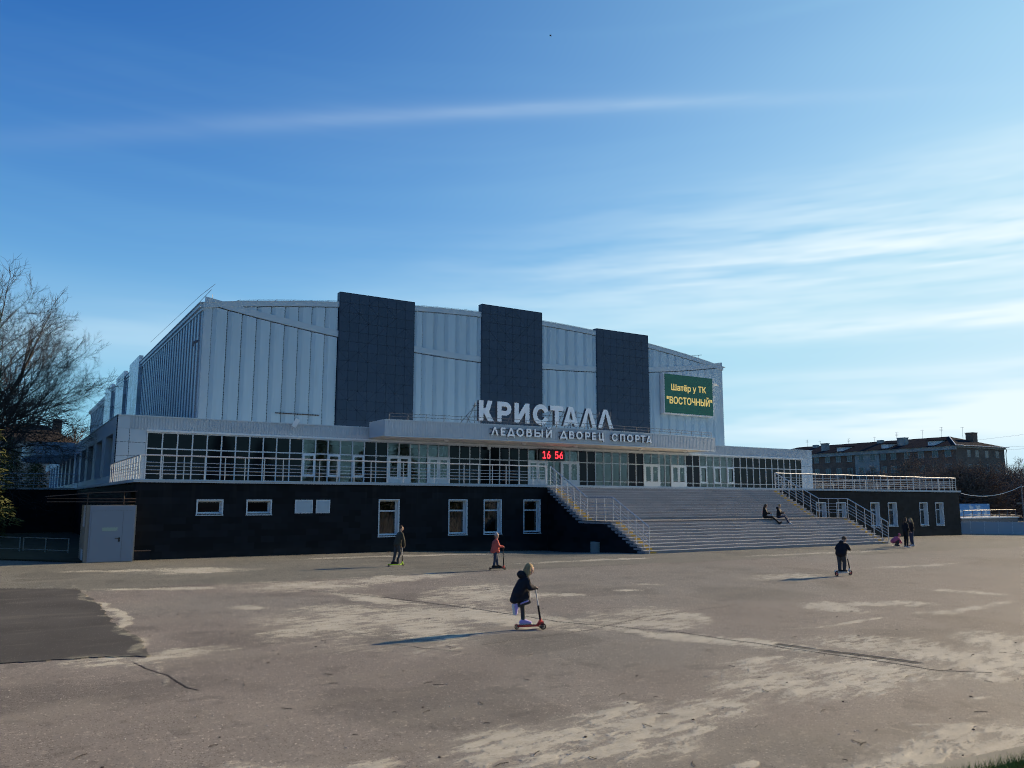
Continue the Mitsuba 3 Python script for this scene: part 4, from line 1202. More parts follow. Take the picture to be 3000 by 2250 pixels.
AP = thing("apartment_building", "long brown brick apartment block with dark hipped roof and chimneys on the right", "building")
ax, ay, aang = 173.9, 61.1, 0.07
AX1, AY1 = 192.0, 121.0


def arot(m):
    m.apply_transform(trimesh.transformations.rotation_matrix(-aang, [0, 0, 1], (ax, ay, 0)))
    return m


def apart(parent, name, m, material, **k):
    return part(parent, name, arot(m), material, **k)


def abx(parent, name, m, *b):
    return bx(parent, name, m, *b, rot=-aang, about=(ax, ay, 0))


apart(AP, "wall", box(ax, AX1, ay, AY1, 0, 14.5), "m_brick")
apart(AP, "end_wall", box(ax + 0.05, AX1 + 0.01, ay - 0.06, ay - 0.005, 0, 14.5), "m_brick_end")
apart(AP, "stair_strip", box(ax - 0.06, ax - 0.005, 80.6, 87.6, 0, 14.5), "m_plaster", label="pale plastered strip on the long brick wall")
apart(AP, "stair_strip", box(ax - 0.06, ax - 0.005, 102.5, 108.0, 0, 14.5), "m_plaster")
apart(AP, "cornice", cat([box(ax - 0.5, ax - 0.001, ay - 0.4, AY1 + 0.4, 14.0, 14.9), box(ax, AX1 + 0.3, ay - 0.35, ay - 0.061, 14.5, 14.9)]), "m_plaster")
rf = apart(AP, "roof", gable(AP, "roof", ax, AX1, ay, AY1, 14.9, 17.75, "m_roof_dark", hip=8.0, over=0.8), "m_roof_dark")
apart(rf, "ridge_cap", cat([tube((ax - 0.8, ay - 0.8, 14.95), ((ax + AX1) / 2, ay + 7.2, 17.8), 0.10, 5), tube((ax - 0.8, ay - 0.85, 14.95), (AX1 + 0.8, ay - 0.85, 14.95), 0.09, 5)]), "m_white_old")
for y, x, w in ((98.9, 176.5, 1.1), (76.2, 177.0, 1.25)):
    c = apart(rf, "chimney", box(x - w / 2, x + w / 2, y - w / 2 * 1.6, y + w / 2 * 1.6, 15.3, 17.6), "m_plaster")
    apart(rf, "chimney_cap", box(x - w / 2 - 0.15, x + w / 2 + 0.15, y - w / 2 * 1.6 - 0.15, y + w / 2 * 1.6 + 0.15, 17.6, 17.75), "m_plaster")
apart(rf, "chimney", box(185.0, 186.7, 63.8, 65.6, 15.5, 18.3), "m_brick")
apart(rf, "chimney_cap", box(184.9, 186.8, 63.7, 65.7, 18.3, 18.5), "m_brick")
for y in (92.5, 79.3, 67.0):
    d = nk(f"{rf}__dormer")
    apart(rf, "dormer", ext_xz(Polygon([(174.4, 15.2), (174.4, 16.3), (178.2, 16.5), (178.2, 15.2)]), y - 0.9, y + 0.9), "m_white_old")
    apart(rf, "dormer_roof", ext_xz(Polygon([(174.0, 16.3), (174.0, 16.42), (178.6, 16.65), (178.6, 16.5)]), y - 1.2, y + 1.2), "m_roof_dark")
for y in (85.5, 106.0):
    apart(rf, "roof_vent", box(180.6, 181.6, y - 0.7, y + 0.7, 16.8, 17.9), "m_plaster")
for k, (y, h) in enumerate(((64.8, 2.0), (70.0, 2.4), (75.0, 2.1), (82.0, 2.0), (88.5, 1.3), (96.5, 1.4), (106.0, 1.4), (110.5, 2.0))):
    x = 182.8
    an = nk(f"{rf}__antenna")
    m_ = [tube((x, y, 17.0), (x, y, 17.7 + h), 0.035, 5)] + [tube((x, y - 0.45, 17.7 + h - q), (x, y + 0.45, 17.7 + h - q), 0.022, 4) for q in ((0.1, 0.5, 0.8) if k % 2 else (0.12,))]
    part(rf, "antenna", arot(cat(m_)), "m_steel_dark")
for st in range(4):
    zb = 1.3 + 3.15 * (st + 1) - 1.4
    for yy in (62.8, 65.9, 69.4, 73.0, 76.6, 79.4, 82.4, 85.8, 89.2, 92.6, 96.0, 99.6, 101.6, 105.0, 110, 114, 118):
        w = nk(f"{AP}__window")
        lit = (int(yy * 7) + 3 * st) % 7
        abx(w, "frame", "m_plaster", ax - 0.09, ax - 0.06, yy - 0.75, yy + 0.75, zb, zb + 1.55)
        abx(w, "pane", "m_pane_far", ax - 0.10, ax - 0.091, yy - 0.62, yy - 0.05, zb + 0.1, zb + 1.45)
        abx(w, "pane", "m_pane_far", ax - 0.10, ax - 0.091, yy + 0.05, yy + 0.62, zb + 0.1, zb + 1.45)
        abx(w, "sill", "m_plaster", ax - 0.20, ax - 0.06, yy - 0.85, yy + 0.85, zb - 0.12, zb - 0.02)
    for xw in (178.6, 181.6, 185.2, 189.2):
        w = nk(f"{AP}__window")
        abx(w, "frame", "m_plaster", xw - 0.6, xw + 0.6, ay - 0.10, ay - 0.061, zb, zb + 1.55)
        abx(w, "pane", "m_pane_far", xw - 0.5, xw - 0.05, ay - 0.11, ay - 0.101, zb + 0.1, zb + 1.45)
        abx(w, "pane", "m_pane_far", xw + 0.05, xw + 0.5, ay - 0.11, ay - 0.101, zb + 0.1, zb + 1.45)
    if st in (1, 2):
        for yy in (69.4, 92.6):
            apart(AP, "balcony", box(ax - 1.1, ax - 0.1, yy - 1.5, yy + 1.5, zb - 0.9, zb + 0.05), "m_plaster")
apart(AP, "downpipe", cat([tube((ax - 0.2, 71.2, 0), (ax - 0.2, 71.2, 14.0), 0.08, 6), tube((AX1 + 0.5, ay - 0.4, 14.6), (AX1 + 0.2, ay - 0.3, 13.6), 0.1, 6), tube((AX1 + 0.2, ay - 0.3, 0), (AX1 + 0.2, ay - 0.3, 13.6), 0.08, 6)]), "m_steel_dark")
LB = thing("low_building", "low dark roofed building at the right edge behind the bushes", "building")
part(LB, "wall", box(150, 190, 5, 18, 0, 8.6), "m_brick_end")
r_ = part(LB, "roof", gable(LB, "roof", 150, 190, 5, 18, 8.6, 10.6, "m_roof_dark", hip=3, along="x"), "m_roof_dark")
part(r_, "dormer", box(156, 158.5, 6.0, 9.0, 8.9, 10.3), "m_white_old")
GS = thing("garage", "pale stained concrete shed behind the banner at the right edge", "shed")
part(GS, "wall", box(92.0, 104, 2.0, 8.0, 0, 2.3), "m_plaster")
part(GS, "roof", box(91.6, 104.3, 1.6, 8.4, 2.3, 2.5), "m_concrete")
part(GS, "door", box(93.2, 94.6, 1.95, 1.998, 0.0, 1.9), "m_steel_dark")
PF = thing("panel_fence", "low blue grey panel fence at the right edge of the square", "fence")
p0, p1 = np.array([66.9, 2.6, -0.28]), np.array([78.5, -12.4, -0.3])
fd = (p1 - p0) / np.linalg.norm(p1 - p0)
ang = math.atan2(fd[1], fd[0])
for k in range(17):
    a = p0 + fd * (0.03 + k * 1.08)
    m_ = box(0, 1.04, -0.025, 0.025, 0.06, 1.10)
    m_.apply_transform(trimesh.transformations.rotation_matrix(ang, [0, 0, 1]))
    m_.apply_translation(a)
    part(PF, "panel", m_, "m_fence_blue")
    rod(PF, "post", "m_white_old", a - fd * 0.02 + [0, 0, -0.1], a - fd * 0.02 + [0, 0, 1.16], 0.025, 6)
m_ = box(0, 18.4, -0.25, 0.25, -0.1, 0.06)
m_.apply_transform(trimesh.transformations.rotation_matrix(ang, [0, 0, 1]))
m_.apply_translation(p0)
struct("kerb", m_, "m_tread", "pale kerb below the panel fence")
STG = thing("stage", "dark platform with railing behind the panel fence on the right", "platform")
for nm, m_, mt in (("deck", box(72.5, 83.0, 4.0, 7.0, 0.95, 1.05), "m_white_old"), ("skirt", box(72.6, 82.9, 4.1, 6.9, 0.2, 0.949), "m_steel_dark"),
                   ("railing", cat([tube((73.2, 4.2, z), (82.8, 4.2, z), 0.03, 6) for z in (1.3, 1.75)] + [tube((x_, 4.2, 1.05), (x_, 4.2, 1.78), 0.03, 6) for x_ in np.linspace(73.2, 82.8, 7)]), "m_steel_dark")):
    part(STG, nm, m_, mt)
BN = thing("banner", "blue patterned banner stretched behind the stage railing on the right", "banner")
part(BN, "cloth", box(74.6, 80.6, 5.6, 5.64, 1.15, 2.35), "m_banner")
part(BN, "frame", cat([tube((74.6, 5.66, 1.05), (74.6, 5.66, 2.4), 0.03, 5), tube((80.6, 5.66, 1.05), (80.6, 5.66, 2.4), 0.03, 5)]), "m_steel_dark")
RP = thing("light_pole", "thin pole with pale sagging cables beside the banner on the right", "pole")
part(RP, "pole", tube((86.0, 5.0, 0), (86.0, 5.0, 4.4), 0.06, 8), "m_steel_dark")
part(RP, "cable", cat([path_tube([(86.0 - 7.0 * t, 5.0 + 2.5 * t, 4.2 - 3.2 * t + 2.4 * t * t) for t in np.linspace(0, 1, 12)], 0.028, 5),
                       path_tube([(86.0 + 6 * t, 5.0 - 3 * t, 4.2 - 1.6 * t + 0.5 * t * t) for t in np.linspace(0, 1, 8)], 0.03, 5)]), "m_rope")
OW = thing("overhead_wire", "overhead wires crossing the sky at the right edge above the apartment block", "wire")
for k, (za, zb) in enumerate(((16.5, 21.0), (15.0, 16.2), (14.6, 15.2))):
    part(OW, "wire", path_tube([(188 + 14 * t, 70 - 40 * t, za + (zb - za) * t - 1.2 * t * (1 - t)) for t in np.linspace(0, 1, 8)], 0.018, 4), "m_steel_dark")
for k, (x, y, pr, s, lab) in enumerate((
        (165.0, 101.0, pb, 1.15, "pale leafless tree in front of the left end of the apartment block"),
        (168.0, 83.5, pb, 1.1, "leafless tree before the plastered strip of the apartment block"),
        (166.0, 94.0, pa, 0.85, "leafless tree before the second and third windows of the apartment block"),
        (160.0, 73.0, pa, 0.95, "leafless tree before the apartment block, halfway along the terrace railing"),
        (150.0, 54.0, pc, 1.05, "large dark leafless tree hiding the corner of the apartment block"),
        (168.0, 45.0, pc, 0.95, "leafless tree before the end wall of the apartment block"),
        (225.0, 80.0, pa, 1.45, "leafless tree showing above the right slope of the block's roof"),
        (205.0, 47.0, pc, 1.25, "leafless tree against the sky right of the apartment block"),
        (215.0, 38.0, pb, 1.5, "slender leafless tree against the sky at the right edge"),
        (88.0, 0.6, pshr, 0.9, "small gnarled leafless tree beside the pale shed"),
        (98.0, -2.0, pshr, 0.85, "small leafless tree at the right edge before the pale shed"))):
    plant("bare_tree", lab, pr, x, y, s, k * 1.3)
hd = thing("hedge", "mass of brown leafless bushes below the apartment block", "hedge")
labels[hd]["kind"] = "stuff"
hs = mikit.ply(bare_tree(41, 6.0, 1.3, trunk_r=0.05, levels=4, nb=(5, 5, 4), up=0.25, stems=7, first=0.08, twig=0.035)[1], "m_twig_far", True)
hv = []
for k in range(80):
    t = nrg.random()
    a = np.eye(4)
    x, y = 112 + 48 * nrg.random(), 2 + 96 * t
    s = 1.0 + 0.7 * nrg.random()
    a = trimesh.transformations.rotation_matrix(nrg.random() * 6.28, [0, 0, 1])
    a[:3, :3] *= s
    a[:3, 3] = x, y, 0
    scene[f"{hd}__{k + 1:03d}"] = {**hs, "to_world": M4(a)}

# ------------------------------------------------------------------ small things on the ground
KB = np.array([(3.19, -34.51), (4.6, -34.66)])
kd = (KB[1] - KB[0]) / np.linalg.norm(KB[1] - KB[0])
kn = np.array([kd[1], -kd[0]])
kp = [KB[0] - kd * 6, KB[1] + kd * 8]
kq = [kp[0] + kn * 0.30, kp[1] + kn * 0.30]
ke = trimesh.creation.extrude_polygon(Polygon([kp[0], kp[1], kq[1], kq[0]]).buffer(0), 0.10, engine="earcut")
ke.apply_translation((0, 0, -0.06))
struct("edge_kerb", ke, "m_concrete", "low concrete edging at the corner of the lawn")
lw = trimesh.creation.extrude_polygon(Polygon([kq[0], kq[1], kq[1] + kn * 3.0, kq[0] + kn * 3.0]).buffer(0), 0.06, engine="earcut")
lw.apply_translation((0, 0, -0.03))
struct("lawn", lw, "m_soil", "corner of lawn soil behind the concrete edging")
n = 16000
u = nrg.random(n) * 6.5 + 3.2
v = nrg.random(n) ** 1.4 * 1.6 + 0.01
bp = kp[0][None] + kd[None] * u[:, None] + kn[None] * (0.30 + v[:, None])
hgt = 0.05 + 0.09 * nrg.random(n)
th = nrg.random(n) * 6.28
wv = np.stack([np.cos(th), np.sin(th)], -1) * 0.004
tip = bp + nrg.normal(0, 0.035, (n, 2)) * 1.0
GV = np.stack([np.c_[bp - wv, np.full(n, 0.02)], np.c_[bp + wv, np.full(n, 0.02)], np.c_[tip, 0.03 + hgt]], 1).reshape(-1, 3)
struct("grass", trimesh.Trimesh(GV, np.arange(3 * n).reshape(-1, 3), process=False), "m_grass", "green grass blades at the bottom right corner", kind="stuff", cat="grass")


def scatter(nm, count, size, m, lab, flat=0.6, seed=3):
    r = np.random.default_rng(seed)
    b = trimesh.creation.icosahedron()
    V, Fc = [], []
    for k in range(count):
        d = 3.2 + 26 * r.random() ** 1.8
        a = r.uniform(-0.62, 0.62)
        f2 = np.array([math.sin(0.5587 + a), math.cos(0.5587 + a)])
        x, y = EYE[0] + f2[0] * d, EYE[1] + f2[1] * d
        s = size * (0.4 + 1.2 * r.random() ** 2)
        w = b.vertices * (1 + r.normal(0, 0.25, (12, 1))) * s * np.array([1 + r.random(), 1, flat])
        c, s_ = math.cos(k), math.sin(k)
        w = w @ np.array([[c, s_, 0], [-s_, c, 0], [0, 0, 1]])
        V.append(w + [x, y, s * flat * 0.5])
        Fc.append(b.faces + 12 * k)
    struct(nm, trimesh.Trimesh(np.concatenate(V), np.concatenate(Fc), process=False), m, lab, kind="stuff", cat="debris")


scatter("ground_debris", 330, 0.0115, "m_debris", "dark crumbs, cones and leaf scraps scattered over the square", seed=3)
lit_v, lit_f = [], []
ib = trimesh.creation.icosahedron()
for k in range(420):
    if k < 260:
        x, y = nrg.uniform(0.2, 21.8), -0.02 - abs(nrg.normal(0, 0.22))
    else:
        x, y = nrg.uniform(42.5, 65), -0.02 - abs(nrg.normal(0, 0.22))
    sz_ = nrg.uniform(0.012, 0.045)
    lit_v.append(ib.vertices * (1 + nrg.normal(0, 0.3, (12, 1))) * sz_ * np.array([1.4, 1, 0.5]) + [x, y, float(gz(x, y)) + 0.004])
    lit_f.append(ib.faces + 12 * k)
struct("wall_foot_litter", trimesh.Trimesh(np.concatenate(lit_v), np.concatenate(lit_f), process=False), "m_litter", "dry leaf litter blown along the foot of the dark wall", kind="stuff", cat="litter")
scatter("pale_grit", 1500, 0.008, "m_pebble", "pale grit scattered over the asphalt", seed=5)
tw = []
for k in range(110):
    d = 3.5 + 14 * nrg.random() ** 1.5
    a = nrg.uniform(-0.6, 0.6)
    x, y = EYE[0] + math.sin(0.5587 + a) * d, EYE[1] + math.cos(0.5587 + a) * d
    t = nrg.random() * 3.14
    L_ = 0.05 + 0.14 * nrg.random()
    m_ = np.array([x, y, 0.008])
    dd = np.array([math.cos(t), math.sin(t), 0]) * L_ / 2
    bend = np.array([-dd[1], dd[0], 0.02]) * 0.2
    tw.append(path_tube([m_ - dd, m_ + bend, m_ + dd], 0.0035, 4))
struct("fallen_twigs", cat(tw), "m_debris", "small fallen twigs on the asphalt", kind="stuff", cat="twigs")
BD = thing("bird", "tiny dark bird high in the blue sky", "bird")
dv = np.array([0.488, 0.6997, 0.5218])
bc = EYE + dv * 120
part(BD, "body", cat([tube(bc - [0.14, 0, 0], bc + [0.14, 0.03, 0], 0.06, 6), trimesh.Trimesh(np.array([bc, bc + [-0.07, 0.05, 0.02], bc + [-0.05, -0.24, 0.12], bc + [0.05, 0, 0.01], bc + [-0.05, 0.26, 0.10]]), np.array([(0, 1, 2), (0, 2, 3), (0, 1, 4), (0, 4, 3)]), process=False)]), "c_black")

# ------------------------------------------------------------------ people and scooters
MF = m3.Manifold


def ball(c, r, n=12):
    s_ = MF.sphere(1.0, n)
    r = np.broadcast_to(r, 3)
    return s_.scale([float(v) for v in r]).translate([float(v) for v in c])


def hull(*bs):
    return MF.batch_hull(list(bs))


def chain(pts, rs, n=12):
    bs = [ball(p, r, n) for p, r in zip(pts, rs)]
    return [hull(a, b) for a, b in zip(bs[:-1], bs[1:])]


def melt(ms, ln=0.03, it=6):
    u_ = MF.batch_boolean(ms, m3.OpType.Add)
    u_ = u_.refine_to_length(ln)
    q = u_.to_mesh()
    t = trimesh.Trimesh(np.array(q.vert_properties[:, :3]), np.array(q.tri_verts), process=False)
    t.merge_vertices()
    if it:
        trimesh.smoothing.filter_taubin(t, iterations=it)
    return t


V3 = lambda *a: np.array(a, float)


def person(label, at, rz, J, O, group=None):
    """J: joints in the figure's own frame (x forward, y left, z up). O: outfit."""
    P = thing("person", label, "person", group)
    a = trimesh.transformations.rotation_matrix(rz, [0, 0, 1])
    a[:3, 3] = at
    W_ = M4(a)

    def put(name, mesh, m, parent=P, **k):
        return part(parent, name, mesh, m, smooth=True, to_world=W_, **k)

    h = V3(*J["head"])
    hs_ = J.get("hs", 1.0)
    yaw, pit = J.get("yaw", 0.0), J.get("pitch", 0.0)
    f = V3(math.cos(yaw) * math.cos(pit), math.sin(yaw) * math.cos(pit), -math.sin(pit))
    l = V3(-math.sin(yaw), math.cos(yaw), 0)
    u_ = np.cross(f, l)
    nk_, ch, pe = V3(*J["neck"]), V3(*J["chest"]), V3(*J["pelvis"])
    sw, hw = J.get("sw", 0.15), J.get("hw", 0.09)
    tl_ = V3(*J.get("lat", (0, 1, 0)))
    shL, shR = nk_ + tl_ * sw - V3(0, 0, 0.06), nk_ - tl_ * sw - V3(0, 0, 0.06)
    hpL, hpR = pe + tl_ * hw, pe - tl_ * hw
    body = [hull(ball(h + u_ * 0.025 * hs_, (0.083 * hs_, 0.076 * hs_, 0.088 * hs_)), ball(h + f * 0.025 * hs_ - u_ * 0.065 * hs_, 0.045 * hs_)), hull(ball(h + f * 0.078 * hs_ + u_ * 0.0, 0.010), ball(h + f * 0.094 * hs_ - u_ * 0.025, 0.011)),
            ball(h + l * 0.078 * hs_ - u_ * 0.01, (0.018, 0.010, 0.026)), ball(h - l * 0.078 * hs_ - u_ * 0.01, (0.018, 0.010, 0.026))]
    body += chain([nk_ - V3(0, 0, 0.03), h - u_ * 0.05], [0.045, 0.042]) + chain([pe, ch, nk_ - V3(0, 0, .04)], [0.085, 0.085, 0.06])
    for s_, sh, el, ha, hp, kn_, an_ in (("L", shL, J["elL"], J["haL"], hpL, J["knL"], J["anL"]), ("R", shR, J["elR"], J["haR"], hpR, J["knR"], J["anR"])):
        el, ha, kn_, an_ = V3(*el), V3(*ha), V3(*kn_), V3(*an_)
        body += chain([sh, el, ha], [0.038, 0.030, 0.021]) + [hull(ball(nk_ - V3(0, 0, .07), 0.05), ball(sh, 0.04))]
        body += chain([hp, kn_, an_], [0.065, 0.045, 0.030])
        fd_ = ha - el
        fd_ /= np.linalg.norm(fd_)
        side = tl_ * (1 if s_ == "L" else -1)
        palm = ha + fd_ * 0.035
        body.append(hull(ball(ha, 0.020), ball(palm + tl_ * 0.018, 0.016), ball(palm - tl_ * 0.018, 0.016)))
        dn = np.cross(tl_, fd_)
        dn = dn / np.linalg.norm(dn)
        if dn[2] > 0:
            dn = -dn
        for q in range(4):
            b0 = palm + tl_ * (0.024 - 0.016 * q)
            ln = (0.030, 0.034, 0.032, 0.026)[q]
            body += chain([b0, b0 + fd_ * ln * 0.8 + dn * 0.012, b0 + fd_ * ln * 0.7 + dn * 0.036], [0.009, 0.0085, 0.008], 8)
        body += chain([ha + fd_ * 0.012 - side * 0.020, ha + fd_ * 0.035 - side * 0.030 + dn * 0.015, ha + fd_ * 0.045 - side * 0.020 + dn * 0.030], [0.010, 0.009, 0.008], 8)
    put("body", melt(body, 0.022, 4), "c_skin")
    for s_ in (1, -1):
        put("eye", melt([ball(h + f * 0.0735 * hs_ + l * 0.030 * s_ + u_ * 0.012, 0.0085, 8)], 0.05, 0), "c_eye")
    put("mouth", melt([hull(ball(h + f * 0.070 * hs_ + l * 0.018 - u_ * 0.055, 0.007, 8), ball(h + f * 0.070 * hs_ - l * 0.018 - u_ * 0.055, 0.007, 8))], 0.05, 0), "c_lip")
    # trousers
    tr = []
    t_r = O.get("leg_r", (0.088, 0.062, 0.048))
    for hp, kn_, an_ in ((hpL, J["knL"], J["anL"]), (hpR, J["knR"], J["anR"])):
        kn_, an_ = V3(*kn_), V3(*an_)
        d_ = (an_ - kn_) / np.linalg.norm(an_ - kn_)
        tr += chain([hp, kn_, an_ - d_ * 0.03], list(t_r))
    tr.append(hull(ball(hpL, 0.095), ball(hpR, 0.095), ball(pe + V3(0, 0, .08), 0.10)))
    put("trousers", melt(tr, 0.03, 5), O["trousers"])
    # jacket
    jr = O.get("jr", 0.115)
    hem = O.get("hem")
    mid_ = [hull(ball(shL * 0.75 + nk_ * 0.25, 0.062), ball(shR * 0.75 + nk_ * 0.25, 0.062), ball(ch + tl_ * 0.06, jr), ball(ch - tl_ * 0.06, jr)),
            hull(ball(ch + tl_ * 0.06, jr), ball(ch - tl_ * 0.06, jr), ball(pe + tl_ * 0.06 + V3(0, 0, 0.04), jr), ball(pe - tl_ * 0.06 + V3(0, 0, 0.04), jr)), ball(nk_, 0.062)]
    if hem:
        pts = [ball(V3(*q), O.get("hem_r", 0.05)) for q in hem]
        mid_.append(hull(ball(pe + V3(0, 0, .06), jr), ball(ch, jr * 0.9), *pts))
    for sh, el, ha in ((shL, J["elL"], J["haL"]), (shR, J["elR"], J["haR"])):
        el, ha = V3(*el), V3(*ha)
        mid_ += chain([sh, el, ha - (ha - el) / np.linalg.norm(ha - el) * 0.01], [0.064, 0.055, 0.042])
    if O.get("hood"):
        mid_.append(hull(ball(nk_ + V3(*O["hood"]), (0.085, 0.10, 0.085)), ball(nk_ - V3(0, 0, .02), 0.07)))
    put("jacket", melt(mid_, 0.03, 5), O["jacket"])
    # hair or hat
    hm = O.get("hat") or O["hair"]
    cap = [ball(h + u_ * 0.040 * hs_ - f * 0.020 * hs_, (0.088 * hs_, 0.084 * hs_, 0.086 * hs_)).trim_by_plane([float(v) for v in (u_ * 0.8 - f * 0.45)], float(np.dot(u_ * 0.8 - f * 0.45, h + u_ * 0.020)))]
    if O.get("cap_full"):
        cap.append(hull(ball(h + u_ * 0.05, 0.088 * hs_), ball(h - f * 0.05 - u_ * 0.03, 0.07 * hs_)).trim_by_plane([float(v) for v in (u_ - f * 0.5)], float(np.dot(u_ - f * 0.5, h - f * 0.03))))
    if O.get("long"):
        hair_ = [h - f * 0.03 + u_ * 0.05, h - f * 0.055 - u_ * 0.03] + [V3(*q) for q in O["long"]]
        rs_ = [0.085, 0.072] + [0.050 - 0.008 * k for k in range(len(O["long"]))]
        cap += chain(hair_, rs_)
        for s_ in (1, -1):
            cap += chain([h + l * 0.055 * s_ + u_ * 0.045 - f * 0.01, h + l * 0.078 * s_ - f * 0.022 - u_ * 0.05, h + l * 0.07 * s_ - f * 0.01 - u_ * 0.15], [0.034, 0.016, 0.010], 8)
    put("hair" if not O.get("hat") else "hat", melt(cap, 0.025, 3), hm)
    if O.get("hat") and O.get("hair"):
        put("hair", melt([hull(ball(h - f * 0.05 - u_ * 0.06, 0.045), ball(h - f * 0.05, 0.07))], 0.03, 2), O["hair"])
    for kn_, an_, to in ((J["knL"], J["anL"], J["toL"]), (J["knR"], J["anR"], J["toR"])):
        an_, to = V3(*an_), V3(*to)
        kn_ = V3(*kn_)
        sh_ = (kn_ - an_) / np.linalg.norm(kn_ - an_)
        hl = an_ - (to - an_) * 0.35 - sh_ * 0.03
        put("shoe", melt([hull(ball(an_ + sh_ * 0.02, 0.040), ball(hl, 0.036), ball(an_ * 0.4 + to * 0.6, 0.038)), hull(ball(an_ * 0.4 + to * 0.6, 0.038), ball(to, 0.030))], 0.025, 3), O["shoes"])
        put("sole", melt([hull(ball(hl - sh_ * 0.035, (0.036, 0.034, 0.012)), ball(to - sh_ * 0.022, (0.034, 0.032, 0.012)))], 0.04, 0), O.get("sole", "c_white_cloth"))
    for k, (q, mt) in enumerate(O.get("extra", [])):
        put(q[0], melt(q[1], 0.03, 2), mt)
    return P


def scooter(label, rear, front, H, cols, rw=0.05, fw=0.055, deck_z=0.085, stem_top=None, two_front=False, width=0.11):
    S = thing("kick_scooter", label, "scooter")
    rear, front = np.array(rear, float), np.array(front, float)
    d = front - rear
    L_ = np.linalg.norm(d[:2])
    rz = math.atan2(d[1], d[0])
    a = trimesh.transformations.rotation_matrix(rz, [0, 0, 1])
    a[:3, 3] = (rear + front) / 2
    W_ = M4(a)
    hl = L_ / 2

    def put(n_, m_, mt, sm=35, par=S):
        return part(par, n_, m_, mt, smooth=sm, to_world=W_)

    def wheel(x, y, r):
        c = trimesh.creation.torus(r * 0.80, r * 0.20, major_sections=24, minor_sections=8)
        c.apply_transform(trimesh.transformations.rotation_matrix(math.pi / 2, [1, 0, 0]))
        c.apply_translation((x, y, r))
        w = nk(f"{S}__wheel")
        put("tyre", c, "c_rubber", True, w)
        sp = [tube((x - r * 0.72 * math.cos(t), y, r - r * 0.72 * math.sin(t)), (x + r * 0.72 * math.cos(t), y, r + r * 0.72 * math.sin(t)), r * 0.10, 6) for t in np.arange(3) * math.pi / 3]
        put("rim", cat(sp + [tube((x, y - 0.018, r), (x, y + 0.018, r), r * 0.28, 12)]), cols["rim"], 35, w)

    wheel(-hl, 0, rw)
    if two_front:
        wheel(hl, 0.10, fw)
        wheel(hl, -0.10, fw)
        put("axle", tube((hl, -0.10, fw), (hl, 0.10, fw), 0.014), "c_alu")
    else:
        wheel(hl, 0, fw)
    xs2 = hl - fw - 0.02
    dk = Polygon([(-hl + rw * 0.4, -0.03), (-hl + rw + 0.03, -width / 2), (xs2 - 0.10, -width / 2), (xs2, -0.028), (xs2, 0.028), (xs2 - 0.10, width / 2), (-hl + rw + 0.03, width / 2), (-hl + rw * 0.4, 0.03)]).buffer(0.008)
    e = trimesh.creation.extrude_polygon(dk, 0.03, engine="earcut")
    e.apply_translation((0, 0, deck_z - 0.03))
    put("deck", e, cols["deck"])
    e = trimesh.creation.extrude_polygon(dk.buffer(-0.018), 0.004, engine="earcut")
    e.apply_translation((0, 0, deck_z + 0.0005))
    put("grip_tape", e, "c_rubber")
    top = np.array(stem_top, float)
    bot = np.array([hl - 0.035, 0, fw * 2 + 0.05])
    midp = bot + (top - bot) * 0.45
    put("neck", cat([tube((xs2 - 0.02, 0, deck_z - 0.012), bot, 0.024, 8), tube(bot + [0.0, 0, 0.03], (hl, 0, fw), 0.02, 8)] + ([box(hl - 0.06, hl + 0.02, -0.075, 0.075, fw + 0.02, fw * 2 + 0.035)] if two_front else [])), cols["neck"])
    put("fender", ext_xz(Polygon([(-hl + rw * 1.25 * math.cos(t), rw + rw * 1.25 * math.sin(t)) for t in np.linspace(0.3, 2.6, 10)] + [(-hl + rw * 1.12 * math.cos(t), rw + rw * 1.12 * math.sin(t)) for t in np.linspace(2.6, 0.3, 10)]), -0.02, 0.02), cols["deck"])
    put("lower_stem", tube(bot, midp, 0.021, 10), cols["stem"])
    put("upper_stem", tube(midp, top, 0.014, 10), cols.get("upper", "c_alu"))
    put("handlebar", tube(top + [0, -0.17, 0], top + [0, 0.17, 0], 0.013, 8), cols["stem"])
    for s_ in (1, -1):
        put("grip", tube(top + [0, s_ * 0.10, 0], top + [0, s_ * 0.19, 0], 0.018, 8), "c_rubber")
    return a


def on_scooter(label, a, J, O):
    rz = math.atan2(a[1, 0], a[0, 0])
    person(label, a[:3, 3], rz, J, O)


G = lambda x, y: (x, y, float(gz(x, y)) + 0.004)
